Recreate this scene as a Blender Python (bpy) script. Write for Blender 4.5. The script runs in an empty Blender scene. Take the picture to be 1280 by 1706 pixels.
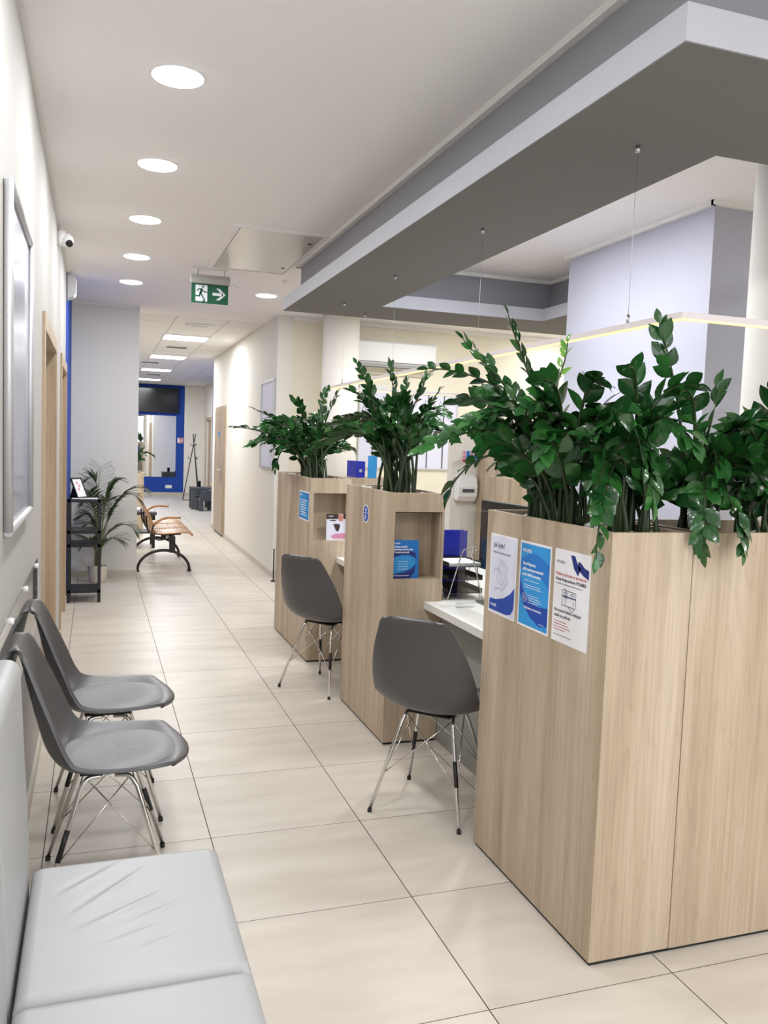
import bpy, bmesh, math, random
from mathutils import Vector, Matrix
PI = math.pi
SC = bpy.context.scene
COL = SC.collection

# ------------------------------------------------------------------ camera
YAW, PITCH, ROLL, FPX, EYE = 0.331945, 0.0781348, 0.0359930, 1401.65, 1.52663
cy, sy, cp, sp = math.cos(YAW), math.sin(YAW), math.cos(PITCH), math.sin(PITCH)
F = Vector((sy * cp, cy * cp, -sp)); R0 = Vector((cy, -sy, 0)); U0 = R0.cross(F)
R = R0 * math.cos(ROLL) + U0 * math.sin(ROLL); U = -R0 * math.sin(ROLL) + U0 * math.cos(ROLL)
cd = bpy.data.cameras.new('camera'); cam = bpy.data.objects.new('camera', cd); COL.objects.link(cam)
M4 = Matrix((R, U, -F)).transposed().to_4x4(); M4.translation = Vector((0, 0, EYE))
cam.matrix_world = M4
cd.sensor_fit = 'VERTICAL'; cd.sensor_height = 24.0; cd.sensor_width = 18.0
cd.lens = FPX / 1706 * 24.0; cd.clip_start = 0.05; cd.clip_end = 100
SC.camera = cam

# ------------------------------------------------------------------ world, exposure
w = bpy.data.worlds.new('world'); SC.world = w; w.use_nodes = True
w.node_tree.nodes['Background'].inputs[0].default_value = (0.8, 0.86, 1, 1)
w.node_tree.nodes['Background'].inputs[1].default_value = 0.6
SC.view_settings.view_transform = 'Standard'; SC.view_settings.look = 'None'
SC.view_settings.gamma = 1.0; SC.view_settings.use_curve_mapping = False
SC.view_settings.exposure = 0.36
CEIL = 2.93

def lamp(name, loc, size, power, col=(1, 1, 1), size_y=None, rot=(0, 0, 0), spread=PI, parent=None):
    ld = bpy.data.lights.new(name, 'AREA'); ld.energy = power; ld.color = col
    if size_y: ld.shape = 'RECTANGLE'; ld.size = size; ld.size_y = size_y
    else: ld.shape = 'DISK'; ld.size = size
    ld.spread = spread
    o = bpy.data.objects.new(name, ld); COL.objects.link(o); o.location = loc; o.rotation_euler = rot
    if parent: o.parent = parent
    return o

DL = 10.0
WHITE = (0.955, 0.975, 1.0)
# unseen cool fill lamp added behind the camera; no window stands there
lamp('foyer_light', (2.6, -2.9, 1.6), 4.5, 85, (0.86, 0.92, 1.0), 2.2, (PI / 2, 0, 0))

# ------------------------------------------------------------------ materials
def srgb(r, g, b):
    f = lambda c: (c / 255 / 12.92) if c / 255 <= 0.04045 else ((c / 255 + 0.055) / 1.055) ** 2.4
    return (f(r), f(g), f(b), 1)
def mat(name, col, rough=0.5, metal=0.0, coat=0.0, emis=None, es=0, bump=0, bscale=50, var=0, vscale=5, spec=0.5):
    m = bpy.data.materials.new(name); m.use_nodes = True
    nt = m.node_tree; b = nt.nodes['Principled BSDF']
    b.inputs['Base Color'].default_value = col
    b.inputs['Roughness'].default_value = rough; b.inputs['Metallic'].default_value = metal
    b.inputs['Specular IOR Level'].default_value = spec
    if coat: b.inputs['Coat Weight'].default_value = coat; b.inputs['Coat Roughness'].default_value = 0.05
    if emis: b.inputs['Emission Color'].default_value = emis; b.inputs['Emission Strength'].default_value = es
    if bump or var:
        tc = nt.nodes.new('ShaderNodeTexCoord')
        n = nt.nodes.new('ShaderNodeTexNoise'); n.inputs['Scale'].default_value = bscale; n.inputs['Detail'].default_value = 4
        nt.links.new(tc.outputs['Object'], n.inputs['Vector'])
        if bump:
            bp = nt.nodes.new('ShaderNodeBump'); bp.inputs['Strength'].default_value = bump; bp.inputs['Distance'].default_value = 0.01
            nt.links.new(n.outputs['Fac'], bp.inputs['Height']); nt.links.new(bp.outputs['Normal'], b.inputs['Normal'])
        if var:
            n2 = nt.nodes.new('ShaderNodeTexNoise'); n2.inputs['Scale'].default_value = vscale; n2.inputs['Detail'].default_value = 3
            nt.links.new(tc.outputs['Object'], n2.inputs['Vector'])
            mx = nt.nodes.new('ShaderNodeMix'); mx.data_type = 'RGBA'
            mx.inputs[6].default_value = tuple(c * (1 - var) for c in col[:3]) + (1,)
            mx.inputs[7].default_value = tuple(min(1, c * (1 + var)) for c in col[:3]) + (1,)
            nt.links.new(n2.outputs['Fac'], mx.inputs[0]); nt.links.new(mx.outputs[2], b.inputs['Base Color'])
    return m

def wood(name, c1, c2, c3, grain='Z', rough=0.45, scale=1.0):
    m = bpy.data.materials.new(name); m.use_nodes = True; nt = m.node_tree; b = nt.nodes['Principled BSDF']
    tc = nt.nodes.new('ShaderNodeTexCoord'); N = nt.nodes; L = nt.links
    def mp(s):
        q = N.new('ShaderNodeMapping')
        q.inputs['Scale'].default_value = s; L.new(tc.outputs['Object'], q.inputs['Vector']); return q
    k = {'Z': 2, 'X': 0, 'Y': 1}[grain]
    def sc(a, l): v = [a] * 3; v[k] = l; return v
    q1 = mp(sc(7 * scale, 0.35 * scale)); n1 = N.new('ShaderNodeTexNoise'); n1.inputs['Scale'].default_value = 1; n1.inputs['Detail'].default_value = 5; n1.inputs['Roughness'].default_value = 0.6
    q2 = mp(sc(95 * scale, 2.2 * scale)); n2 = N.new('ShaderNodeTexNoise'); n2.inputs['Scale'].default_value = 1; n2.inputs['Detail'].default_value = 4
    q3 = mp(sc(13 * scale, 1.3 * scale)); n3 = N.new('ShaderNodeTexNoise'); n3.inputs['Scale'].default_value = 1; n3.inputs['Detail'].default_value = 2; n3.inputs['Distortion'].default_value = 0.6
    for q, n in ((q1, n1), (q2, n2), (q3, n3)): L.new(q.outputs[0], n.inputs['Vector'])
    r1 = N.new('ShaderNodeValToRGB'); r1.color_ramp.elements[0].position = 0.36; r1.color_ramp.elements[0].color = c1
    r1.color_ramp.elements[1].position = 0.66; r1.color_ramp.elements[1].color = c3
    e = r1.color_ramp.elements.new(0.5); e.color = c2
    L.new(n1.outputs['Fac'], r1.inputs[0])
    r2 = N.new('ShaderNodeValToRGB'); r2.color_ramp.elements[0].position = 0.35; r2.color_ramp.elements[0].color = (0.74, 0.71, 0.68, 1)
    r2.color_ramp.elements[1].position = 0.6; r2.color_ramp.elements[1].color = (1.04, 1.04, 1.04, 1); L.new(n2.outputs['Fac'], r2.inputs[0])
    mx = N.new('ShaderNodeMix'); mx.data_type = 'RGBA'; mx.blend_type = 'MULTIPLY'; mx.inputs[0].default_value = 0.4
    L.new(r1.outputs[0], mx.inputs[6]); L.new(r2.outputs[0], mx.inputs[7])
    # cathedral rings
    ml = N.new('ShaderNodeMath'); ml.operation = 'MULTIPLY'; ml.inputs[1].default_value = 16
    fr = N.new('ShaderNodeMath'); fr.operation = 'PINGPONG'; fr.inputs[1].default_value = 1
    L.new(n3.outputs['Fac'], ml.inputs[0]); L.new(ml.outputs[0], fr.inputs[0])
    r3 = N.new('ShaderNodeValToRGB'); r3.color_ramp.elements[0].position = 0.0; r3.color_ramp.elements[0].color = (0.84, 0.8, 0.77, 1)
    r3.color_ramp.elements[1].position = 0.28; r3.color_ramp.elements[1].color = (1, 1, 1, 1); L.new(fr.outputs[0], r3.inputs[0])
    mx2 = N.new('ShaderNodeMix'); mx2.data_type = 'RGBA'; mx2.blend_type = 'MULTIPLY'; mx2.inputs[0].default_value = 0.5
    L.new(mx.outputs[2], mx2.inputs[6]); L.new(r3.outputs[0], mx2.inputs[7])
    L.new(mx2.outputs[2], b.inputs['Base Color']); b.inputs['Roughness'].default_value = rough
    bp = N.new('ShaderNodeBump'); bp.inputs['Strength'].default_value = 0.08; bp.inputs['Distance'].default_value = 0.002
    L.new(n2.outputs['Fac'], bp.inputs['Height']); L.new(bp.outputs[0], b.inputs['Normal'])
    return m

def pane_mat(name, tint=(1, 1, 1, 1), rough=0.01):
    """thin clear sheet: Schlick reflectance of one face, straight-through transmission"""
    m = bpy.data.materials.new(name); m.use_nodes = True; nt = m.node_tree; nt.nodes.clear(); N = nt.nodes.new; L = nt.links.new
    o = N('ShaderNodeOutputMaterial'); t = N('ShaderNodeBsdfTransparent'); g = N('ShaderNodeBsdfGlossy'); x = N('ShaderNodeMixShader')
    t.inputs[0].default_value = tint; g.inputs['Roughness'].default_value = rough
    ge = N('ShaderNodeNewGeometry'); d = N('ShaderNodeVectorMath'); d.operation = 'DOT_PRODUCT'; L(ge.outputs['Incoming'], d.inputs[0]); L(ge.outputs['Normal'], d.inputs[1])
    def mt(op, a, b=None):
        q = N('ShaderNodeMath'); q.operation = op
        for k, v in enumerate((a, b)):
            if v is None: continue
            if isinstance(v, (int, float)): q.inputs[k].default_value = v
            else: L(v, q.inputs[k])
        return q.outputs[0]
    f = mt('ADD', 0.04, mt('MULTIPLY', 0.96, mt('POWER', mt('SUBTRACT', 1.0, mt('ABSOLUTE', d.outputs['Value'])), 5.0)))
    L(f, x.inputs[0]); L(t.outputs[0], x.inputs[1]); L(g.outputs[0], x.inputs[2]); L(x.outputs[0], o.inputs[0])
    return m

def floor_mat():
    m = bpy.data.materials.new('cream_floor_tile'); m.use_nodes = True; nt = m.node_tree; N = nt.nodes; L = nt.links; b = N['Principled BSDF']
    tc = N.new('ShaderNodeTexCoord'); sp_ = N.new('ShaderNodeSeparateXYZ'); L.new(tc.outputs['Object'], sp_.inputs[0])
    masks = []; ids = []
    for ax, off in ((0, 0.432), (1, 1.9599)):
        a = N.new('ShaderNodeMath'); a.operation = 'SUBTRACT'; a.inputs[1].default_value = off - 60; L.new(sp_.outputs[ax], a.inputs[0])
        d = N.new('ShaderNodeMath'); d.operation = 'DIVIDE'; d.inputs[1].default_value = 0.6; L.new(a.outputs[0], d.inputs[0])
        fl = N.new('ShaderNodeMath'); fl.operation = 'FLOOR'; L.new(d.outputs[0], fl.inputs[0]); ids.append(fl)
        fr = N.new('ShaderNodeMath'); fr.operation = 'FRACT'; L.new(d.outputs[0], fr.inputs[0])
        s = N.new('ShaderNodeMath'); s.operation = 'SUBTRACT'; s.inputs[1].default_value = 0.5; L.new(fr.outputs[0], s.inputs[0])
        ab = N.new('ShaderNodeMath'); ab.operation = 'ABSOLUTE'; L.new(s.outputs[0], ab.inputs[0])
        gt = N.new('ShaderNodeMath'); gt.operation = 'GREATER_THAN'; gt.inputs[1].default_value = 0.5 - (0.0018 if ax == 0 else 0.0014) / 0.6; L.new(ab.outputs[0], gt.inputs[0]); masks.append(gt)
    mxm = N.new('ShaderNodeMath'); mxm.operation = 'MAXIMUM'; L.new(masks[0].outputs[0], mxm.inputs[0]); L.new(masks[1].outputs[0], mxm.inputs[1])
    cmb = N.new('ShaderNodeCombineXYZ'); L.new(ids[0].outputs[0], cmb.inputs[0]); L.new(ids[1].outputs[0], cmb.inputs[1])
    wn = N.new('ShaderNodeTexWhiteNoise'); L.new(cmb.outputs[0], wn.inputs[0])
    mp = N.new('ShaderNodeMapping'); mp.inputs['Scale'].default_value = (1.6, 7, 1); L.new(tc.outputs['Object'], mp.inputs[0])
    ad = N.new('ShaderNodeVectorMath'); ad.operation = 'ADD'; L.new(mp.outputs[0], ad.inputs[0]); L.new(wn.outputs['Color'], ad.inputs[1])
    n = N.new('ShaderNodeTexNoise'); n.inputs['Scale'].default_value = 1.2; n.inputs['Detail'].default_value = 6; L.new(ad.outputs[0], n.inputs['Vector'])
    cr = N.new('ShaderNodeValToRGB'); cr.color_ramp.elements[0].position = 0.3; cr.color_ramp.elements[0].color = srgb(197, 188, 175)
    cr.color_ramp.elements[1].position = 0.7; cr.color_ramp.elements[1].color = srgb(213, 205, 193); L.new(n.outputs['Fac'], cr.inputs[0])
    hs = N.new('ShaderNodeHueSaturation'); L.new(cr.outputs[0], hs.inputs['Color'])
    mr = N.new('ShaderNodeMapRange'); mr.inputs[3].default_value = 0.97; mr.inputs[4].default_value = 1.03; L.new(wn.outputs['Value'], mr.inputs[0]); L.new(mr.outputs[0], hs.inputs['Value'])
    mx = N.new('ShaderNodeMix'); mx.data_type = 'RGBA'; L.new(mxm.outputs[0], mx.inputs[0]); L.new(hs.outputs[0], mx.inputs[6]); mx.inputs[7].default_value = srgb(70, 60, 50)
    L.new(mx.outputs[2], b.inputs['Base Color'])
    rr = N.new('ShaderNodeMix'); rr.data_type = 'FLOAT'; L.new(mxm.outputs[0], rr.inputs[0]); rr.inputs[2].default_value = 0.36; rr.inputs[3].default_value = 0.8
    L.new(rr.outputs[0], b.inputs['Roughness']); b.inputs['Specular IOR Level'].default_value = 0.38
    return m

def tile_ceiling_mat():
    m = mat('mineral_ceiling_tile', srgb(232, 230, 226), 0.9); nt = m.node_tree; N = nt.nodes; L = nt.links; b = N['Principled BSDF']
    tc = N.new('ShaderNodeTexCoord'); s = N.new('ShaderNodeSeparateXYZ'); L.new(tc.outputs['Object'], s.inputs[0]); ms = []
    for ax, off in ((0, 0.87 - 60), (1, 11.85 - 60)):
        a = N.new('ShaderNodeMath'); a.operation = 'SUBTRACT'; a.inputs[1].default_value = off; L.new(s.outputs[ax], a.inputs[0])
        d = N.new('ShaderNodeMath'); d.operation = 'DIVIDE'; d.inputs[1].default_value = 0.6; L.new(a.outputs[0], d.inputs[0])
        f = N.new('ShaderNodeMath'); f.operation = 'FRACT'; L.new(d.outputs[0], f.inputs[0])
        g = N.new('ShaderNodeMath'); g.operation = 'LESS_THAN'; g.inputs[1].default_value = 0.03; L.new(f.outputs[0], g.inputs[0]); ms.append(g)
    x = N.new('ShaderNodeMath'); x.operation = 'MAXIMUM'; L.new(ms[0].outputs[0], x.inputs[0]); L.new(ms[1].outputs[0], x.inputs[1])
    mx = N.new('ShaderNodeMix'); mx.data_type = 'RGBA'; L.new(x.outputs[0], mx.inputs[0]); mx.inputs[6].default_value = srgb(232, 230, 226); mx.inputs[7].default_value = srgb(196, 195, 192)
    L.new(mx.outputs[2], b.inputs['Base Color']); return m

def leaf_mat(name, dark, light, rough=0.22):
    m = mat(name, dark, rough, coat=0.25); nt = m.node_tree; N = nt.nodes; L = nt.links; b = N['Principled BSDF']
    g = N.new('ShaderNodeNewGeometry'); cr = N.new('ShaderNodeValToRGB')
    cr.color_ramp.elements[0].color = dark; cr.color_ramp.elements[1].color = light; cr.color_ramp.elements[1].position = 0.97
    if 'dark' in name: e_ = cr.color_ramp.elements.new(0.992); e_.color = srgb(120, 130, 30)
    L.new(g.outputs['Random Per Island'], cr.inputs[0]); L.new(cr.outputs[0], b.inputs['Base Color'])
    b.inputs['Subsurface Weight'].default_value = 0.0
    tc = N.new('ShaderNodeTexCoord'); n = N.new('ShaderNodeTexNoise'); n.inputs['Scale'].default_value = 45; n.inputs['Detail'].default_value = 1; L.new(tc.outputs['Object'], n.inputs[0])
    bp = N.new('ShaderNodeBump'); bp.inputs['Strength'].default_value = 0.35; bp.inputs['Distance'].default_value = 0.006; L.new(n.outputs['Fac'], bp.inputs['Height']); L.new(bp.outputs[0], b.inputs['Normal'])
    L.new(bp.outputs[0], b.inputs['Coat Normal'])
    return m

M = {}
M['floor'] = floor_mat(); M['tileceil'] = tile_ceiling_mat()
M['ceil'] = mat('white_plaster_ceiling', srgb(245, 241, 240), 0.9)
M['cream'] = mat('cream_wall_paint', srgb(188, 185, 181), 0.75)
M['warmwhite'] = mat('off_white_wall_paint', srgb(232, 228, 220), 0.7)
M['stub'] = mat('pale_grey_wall_paint', srgb(226, 223, 217), 0.8)
M['yellowish'] = mat('pale_yellow_wall_paint', srgb(232, 226, 206), 0.8)
M['greyblue'] = mat('light_blue_grey_paint', srgb(178, 178, 190), 0.8)
M['slab'] = mat('grey_drywall_paint', srgb(124, 122, 119), 0.85)
M['band'] = mat('mid_grey_drywall_paint', srgb(150, 150, 155), 0.85)
M['fascia'] = mat('light_grey_fascia_paint', srgb(190, 191, 198), 0.85)
M['blue'] = mat('royal_blue_wall_paint', srgb(6, 64, 160), 0.7)
M['base'] = mat('beige_skirting_tile', srgb(196, 188, 174), 0.4)
M['cornice'] = mat('white_cornice_paint', srgb(236, 234, 230), 0.8)
M['oak'] = wood('light_oak_laminate', srgb(171, 152, 128), srgb(190, 171, 147), srgb(204, 186, 163))
M['oakdoor'] = wood('oak_door_laminate', srgb(172, 150, 124), srgb(186, 165, 138), srgb(198, 178, 152), rough=0.5)
M['dooroak2'] = wood('greyed_oak_door_laminate', srgb(168, 150, 132), srgb(180, 162, 142), srgb(190, 172, 152), rough=0.5)
M['ply'] = wood('beech_plywood', srgb(176, 128, 78), srgb(196, 146, 92), srgb(208, 160, 104), rough=0.22, grain='Y')
M['desk'] = mat('white_worktop_laminate', srgb(232, 230, 224), 0.35)
M['modesty'] = mat('grey_modesty_panel', srgb(150, 150, 144), 0.6)
M['shell'] = mat('grey_moulded_plastic', srgb(84, 82, 83), 0.34, bump=0.02, bscale=400)
M['pad'] = mat('grey_faux_leather', srgb(124, 124, 124), 0.42, bump=0.1, bscale=260)
M['chrome'] = mat('chrome', (0.75, 0.74, 0.72, 1), 0.12, 1.0)
M['steel'] = mat('brushed_steel', (0.6, 0.6, 0.6, 1), 0.3, 1.0)
M['alu'] = mat('anodised_aluminium', (0.6, 0.6, 0.61, 1), 0.45, 0.55)
M['blackp'] = mat('black_plastic', srgb(28, 28, 28), 0.45)
M['blackm'] = mat('black_painted_metal', srgb(26, 27, 28), 0.4)
M['darkgrey'] = mat('dark_grey_plastic', srgb(78, 80, 84), 0.5)
M['meshgrey'] = mat('grey_chair_mesh', srgb(72, 72, 78), 0.7, bump=0.4, bscale=500)
M['screen'] = mat('dark_screen_glass', srgb(14, 16, 15), 0.15)
M['mirror'] = mat('mirror_silver', (0.86, 0.88, 0.87, 1), 0.01, 1.0)
M['whitep'] = mat('white_plastic', srgb(232, 231, 228), 0.35)
M['whiteg'] = mat('glossy_white_plastic', srgb(236, 236, 236), 0.18)
M['paper'] = mat('white_paper', srgb(238, 236, 238), 0.6)
M['paperlav'] = mat('pale_lavender_print', srgb(222, 222, 238), 0.6)
M['inkblue'] = mat('royal_blue_ink', srgb(22, 70, 168), 0.5)
M['inkmid'] = mat('mid_blue_ink', srgb(24, 116, 200), 0.5)
M['inksky'] = mat('sky_blue_ink', srgb(44, 150, 218), 0.5)
M['inknavy'] = mat('navy_ink', srgb(20, 40, 120), 0.5)
M['inkwhite'] = mat('white_ink', srgb(240, 244, 250), 0.5)
M['inkdark'] = mat('dark_grey_ink', srgb(50, 52, 66), 0.5)
M['inkred'] = mat('red_ink', srgb(196, 60, 62), 0.5)
M['inkgrey'] = mat('grey_ink', srgb(140, 142, 165), 0.5)
M['inkpink'] = mat('pink_ink', srgb(214, 140, 170), 0.5)
M['inkskin'] = mat('skin_tone_ink', srgb(196, 130, 108), 0.5)
M['inkbrown'] = mat('dark_brown_ink', srgb(58, 38, 38), 0.5)
M['green'] = mat('green_sign_film', srgb(14, 92, 62), 0.5)
M['signgrey'] = mat('grey_lamp_housing', srgb(168, 166, 160), 0.4)
M['soil'] = mat('dark_soil', srgb(46, 36, 28), 0.95, bump=0.8, bscale=80)
M['pebble'] = mat('white_pebble', srgb(226, 222, 214), 0.6)
M['pot'] = mat('cream_ceramic', srgb(206, 198, 184), 0.35)
M['leaf'] = leaf_mat('glossy_dark_green_leaf', srgb(18, 57, 26), srgb(50, 106, 46))
M['leafnew'] = leaf_mat('fresh_light_green_leaf', srgb(84, 150, 40), srgb(120, 176, 60), 0.3)
M['stem'] = mat('green_brown_stem', srgb(44, 62, 30), 0.45, var=0.35, vscale=30)
M['palmleaf'] = leaf_mat('olive_palm_leaf', srgb(40, 62, 30), srgb(82, 104, 56), 0.5)
M['palmstem'] = mat('pale_olive_stem', srgb(106, 112, 60), 0.5)
M['leather'] = mat('pale_grey_leather', srgb(172, 173, 173), 0.4, bump=0.05, bscale=500)
M['bluefile'] = mat('royal_blue_card', srgb(16, 36, 170), 0.45)
M['pane'] = pane_mat('clear_acrylic', (0.97, 0.985, 0.98, 1))
M['glassy'] = mat('glossy_poster_film', srgb(150, 154, 172), 0.3, coat=0.35, var=0.2, vscale=2)
M['wire'] = mat('thin_steel_wire', (0.7, 0.7, 0.7, 1), 0.3, 1.0)
M['ledwhite'] = mat('white_led_profile', srgb(214, 206, 206), 0.4, emis=(1, 0.85, 0.8, 1), es=0.05)
M['led'] = mat('warm_led_strip', (1, 0.8, 0.5, 1), 0.5, emis=(1, 0.66, 0.24, 1), es=0.95)
M['lamp'] = mat('glowing_diffuser', (1, 1, 1, 1), 0.5, emis=(1, 0.985, 0.96, 1), es=7)
M['lampfar'] = mat('glowing_panel_diffuser', (1, 1, 1, 1), 0.5, emis=(0.97, 0.98, 1, 1), es=5)
M['hatch'] = mat('white_enamel_steel', srgb(214, 209, 202), 0.3, metal=0.35)
M['red'] = mat('red_plastic', srgb(200, 50, 50), 0.5)
M['yellow'] = mat('yellow_plastic', srgb(220, 190, 60), 0.5)

# ------------------------------------------------------------------ helpers
def link(name, bm, m, parent=None, loc=(0, 0, 0), smooth=False, bevel=0, seg=2):
    me = bpy.data.meshes.new(name); bm.to_mesh(me); bm.free()
    if smooth:
        for p_ in me.polygons: p_.use_smooth = True
    o = bpy.data.objects.new(name, me); COL.objects.link(o)
    for x in (m if isinstance(m, (list, tuple)) else [m]): me.materials.append(x)
    o.location = loc
    if parent is not None: o.parent = parent
    if bevel:
        b = o.modifiers.new('bevel', 'BEVEL'); b.width = bevel; b.segments = seg; b.limit_method = 'ANGLE'; b.angle_limit = 0.7
    return o
def tag(o, label=None, cat=None, group=None, kind=None):
    if label: o['label'] = label
    if cat: o['category'] = cat
    if group: o['group'] = group
    if kind: o['kind'] = kind
    return o
def thing(name, label, cat, loc=(0, 0, 0), rz=0, group=None):
    o = bpy.data.objects.new(name, None); COL.objects.link(o); o.location = loc; o.rotation_euler = (0, 0, rz)
    o.empty_display_size = 0.1
    return tag(o, label, cat, group)
def struct(name, bm, m, **k):
    o = link(name, bm, m, **k); o['kind'] = 'structure'; return o
def B(): return bmesh.new()
def box(bm, x0, x1, y0, y1, z0, z1, mi=0):
    vs = [bm.verts.new(v) for v in ((x0, y0, z0), (x1, y0, z0), (x1, y1, z0), (x0, y1, z0), (x0, y0, z1), (x1, y0, z1), (x1, y1, z1), (x0, y1, z1))]
    for f in ((3, 2, 1, 0), (4, 5, 6, 7), (0, 1, 5, 4), (1, 2, 6, 5), (2, 3, 7, 6), (3, 0, 4, 7)):
        fc = bm.faces.new([vs[i] for i in f]); fc.material_index = mi
    return bm
def bx(*a): return box(B(), *a)
def quad(bm, pts, mi=0):
    f = bm.faces.new([bm.verts.new(p_) for p_ in pts]); f.material_index = mi; return bm
def prism(bm, poly, z0, z1, ax='z', mi=0):
    def P(a, b, c): return {'z': (a, b, c), 'x': (c, a, b), 'y': (a, c, b)}[ax]
    lo = [bm.verts.new(P(a, b, z0)) for a, b in poly]; hi = [bm.verts.new(P(a, b, z1)) for a, b in poly]
    n = len(poly)
    f1 = bm.faces.new(lo[::-1]); f2 = bm.faces.new(hi); fs = [f1, f2]
    for i in range(n): fs.append(bm.faces.new([lo[i], lo[(i + 1) % n], hi[(i + 1) % n], hi[i]]))
    for f in fs: f.material_index = mi
    bmesh.ops.recalc_face_normals(bm, faces=fs)
    return bm
def frame_at(d):
    d = d.normalized(); a = Vector((0, 0, 1)) if abs(d.z) < 0.9 else Vector((1, 0, 0))
    x = d.cross(a).normalized(); return x, d.cross(x).normalized()
def tube(bm, pts, r, n=10, cap=True, mi=0):
    pts = [Vector(p_) for p_ in pts]; rings = []; rs = r if isinstance(r, (list, tuple)) else [r] * len(pts)
    px = None
    for i, p_ in enumerate(pts):
        d = (pts[min(i + 1, len(pts) - 1)] - pts[max(i - 1, 0)])
        d.normalize()
        if px is None: x, y = frame_at(d)
        else:
            x = (px - d * px.dot(d)).normalized(); y = d.cross(x)
        px = x
        rings.append([bm.verts.new(p_ + (x * math.cos(2 * PI * k / n) + y * math.sin(2 * PI * k / n)) * rs[i]) for k in range(n)])
    for a, b in zip(rings, rings[1:]):
        for k in range(n):
            f = bm.faces.new((a[k], a[(k + 1) % n], b[(k + 1) % n], b[k])); f.smooth = True; f.material_index = mi
    if cap:
        for rg in (rings[0][::-1], rings[-1]):
            f = bm.faces.new(rg); f.material_index = mi
    return bm
def lathe(bm, prof, c=(0, 0, 0), n=32, mi=0):
    rings = []
    for r, z in prof: rings.append([bm.verts.new((c[0] + r * math.cos(2 * PI * k / n), c[1] + r * math.sin(2 * PI * k / n), c[2] + z)) for k in range(n)])
    for a, b in zip(rings, rings[1:]):
        for k in range(n):
            f = bm.faces.new((a[k], a[(k + 1) % n], b[(k + 1) % n], b[k])); f.smooth = True; f.material_index = mi
    bm.faces.new(rings[0][::-1]).material_index = mi; bm.faces.new(rings[-1]).material_index = mi
    return bm
def bez(p0, p1, p2, p3, n):
    p0, p1, p2, p3 = map(Vector, (p0, p1, p2, p3)); out = []
    for i in range(n + 1):
        t = i / n; out.append(p0 * (1 - t) ** 3 + p1 * 3 * t * (1 - t) ** 2 + p2 * 3 * t * t * (1 - t) + p3 * t ** 3)
    return out
def crom(pts, n=6):
    pts = [Vector(p_) for p_ in pts]; P = [pts[0] * 2 - pts[1]] + pts + [pts[-1] * 2 - pts[-2]]; out = []
    for i in range(1, len(P) - 2):
        for k in range(n):
            t = k / n; a, b, c, d = P[i - 1:i + 3]
            out.append(0.5 * ((2 * b) + (-a + c) * t + (2 * a - 5 * b + 4 * c - d) * t * t + (-a + 3 * b - 3 * c + d) * t ** 3))
    out.append(pts[-1]); return out
def text_into(bm, s, size, x, z, bold=0.0, squeeze=1.0):
    """flat lettering in the local x,z plane (y = 0, facing -y)"""
    cu = bpy.data.curves.new('t', 'FONT'); cu.body = s; cu.size = size; cu.offset = bold; cu.resolution_u = 2
    o = bpy.data.objects.new('t', cu); me = o.to_mesh()
    vs = [bm.verts.new((x + v.co.x * squeeze, 0, z + v.co.y)) for v in me.vertices]
    for p_ in me.polygons:
        try: bm.faces.new([vs[i] for i in p_.vertices])
        except ValueError: pass
    o.to_mesh_clear(); bpy.data.objects.remove(o); bpy.data.curves.remove(cu)
def bar(bm, x0, x1, z0, z1): quad(bm, ((x0, 0, z0), (x1, 0, z0), (x1, 0, z1), (x0, 0, z1)))
def stroke(bm, pts, wd, closed=False):
    """thin flat line in the local x,z plane"""
    pts = [Vector((a, 0, b)) for a, b in pts]
    if closed: pts = pts + [pts[0]]
    for a, b in zip(pts, pts[1:]):
        d = (b - a)
        if d.length < 1e-6: continue
        d.normalize(); n = Vector((-d.z, 0, d.x)) * wd / 2; e = d * wd * 0.4
        quad(bm, (a - n - e, b - n + e, b + n + e, a + n - e))
def disc_pts(cx, cz, r, n=24, a0=0, a1=2 * PI): return [(cx + r * math.cos(a0 + (a1 - a0) * k / n), cz + r * math.sin(a0 + (a1 - a0) * k / n)) for k in range(n + 1)]
def polyface(bm, pts):
    f = bm.faces.new([bm.verts.new((a, 0, b)) for a, b in pts]); bmesh.ops.triangulate(bm, faces=[f])

# ------------------------------------------------------------------ structure
struct('floor', bx(-4, 7, -3, 23.2, -0.1, 0), M['floor'])
XL = -0.25
# left wall with two door openings
def wall_left_piece(y0, y1, z0=0, z1=CEIL): box(wl, XL - 0.15, XL, y0, y1, z0, z1)
wl = B()
wall_left_piece(-3, 4.53); wall_left_piece(4.53, 5.73, 2.05); wall_left_piece(5.73, 6.73); wall_left_piece(6.73, 7.68, 2.05); wall_left_piece(7.68, 7.78)
struct('wall_left', wl, M['cream'])
o = struct('wall_left_blue', bx(XL - 0.15, XL, 7.78, 9.7, 0, CEIL), M['blue'])
struct('wall_stub', bx(XL, 0.435, 9.555, 9.7, 0, CEIL), M['stub'])
struct('wall_waiting_left', bx(-4, -3.9, 9.7, 23.1, 0, CEIL), M['warmwhite'])
struct('wall_waiting_front', bx(-4, XL - 0.15, 9.6, 9.7, 0, CEIL), M['warmwhite'])
struct('wall_back', bx(-4, 7, -3.1, -3, 0, CEIL), M['cream'])
struct('wall_right', bx(6.9, 7, -3, 9.33, 0, CEIL), M['yellowish'])
wr = B(); prism(wr, [(1.9, 9.33), (2.06, 9.33), (2.09, 14.95), (1.935, 14.95)], 0, CEIL)
struct('wall_corridor_right', wr, M['warmwhite'])
struct('wall_reception', bx(2.06, 6.9, 9.33, 9.5, 0, CEIL), M['yellowish'])
struct('wall_recess', bx(2.09, 2.9, 14.8, 14.95, 0, CEIL), M['warmwhite'])
we = B(); box(we, -4, 2.235, 23.1, 23.25, 0, CEIL)
struct('wall_end_blue', we, M['blue'])
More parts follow.
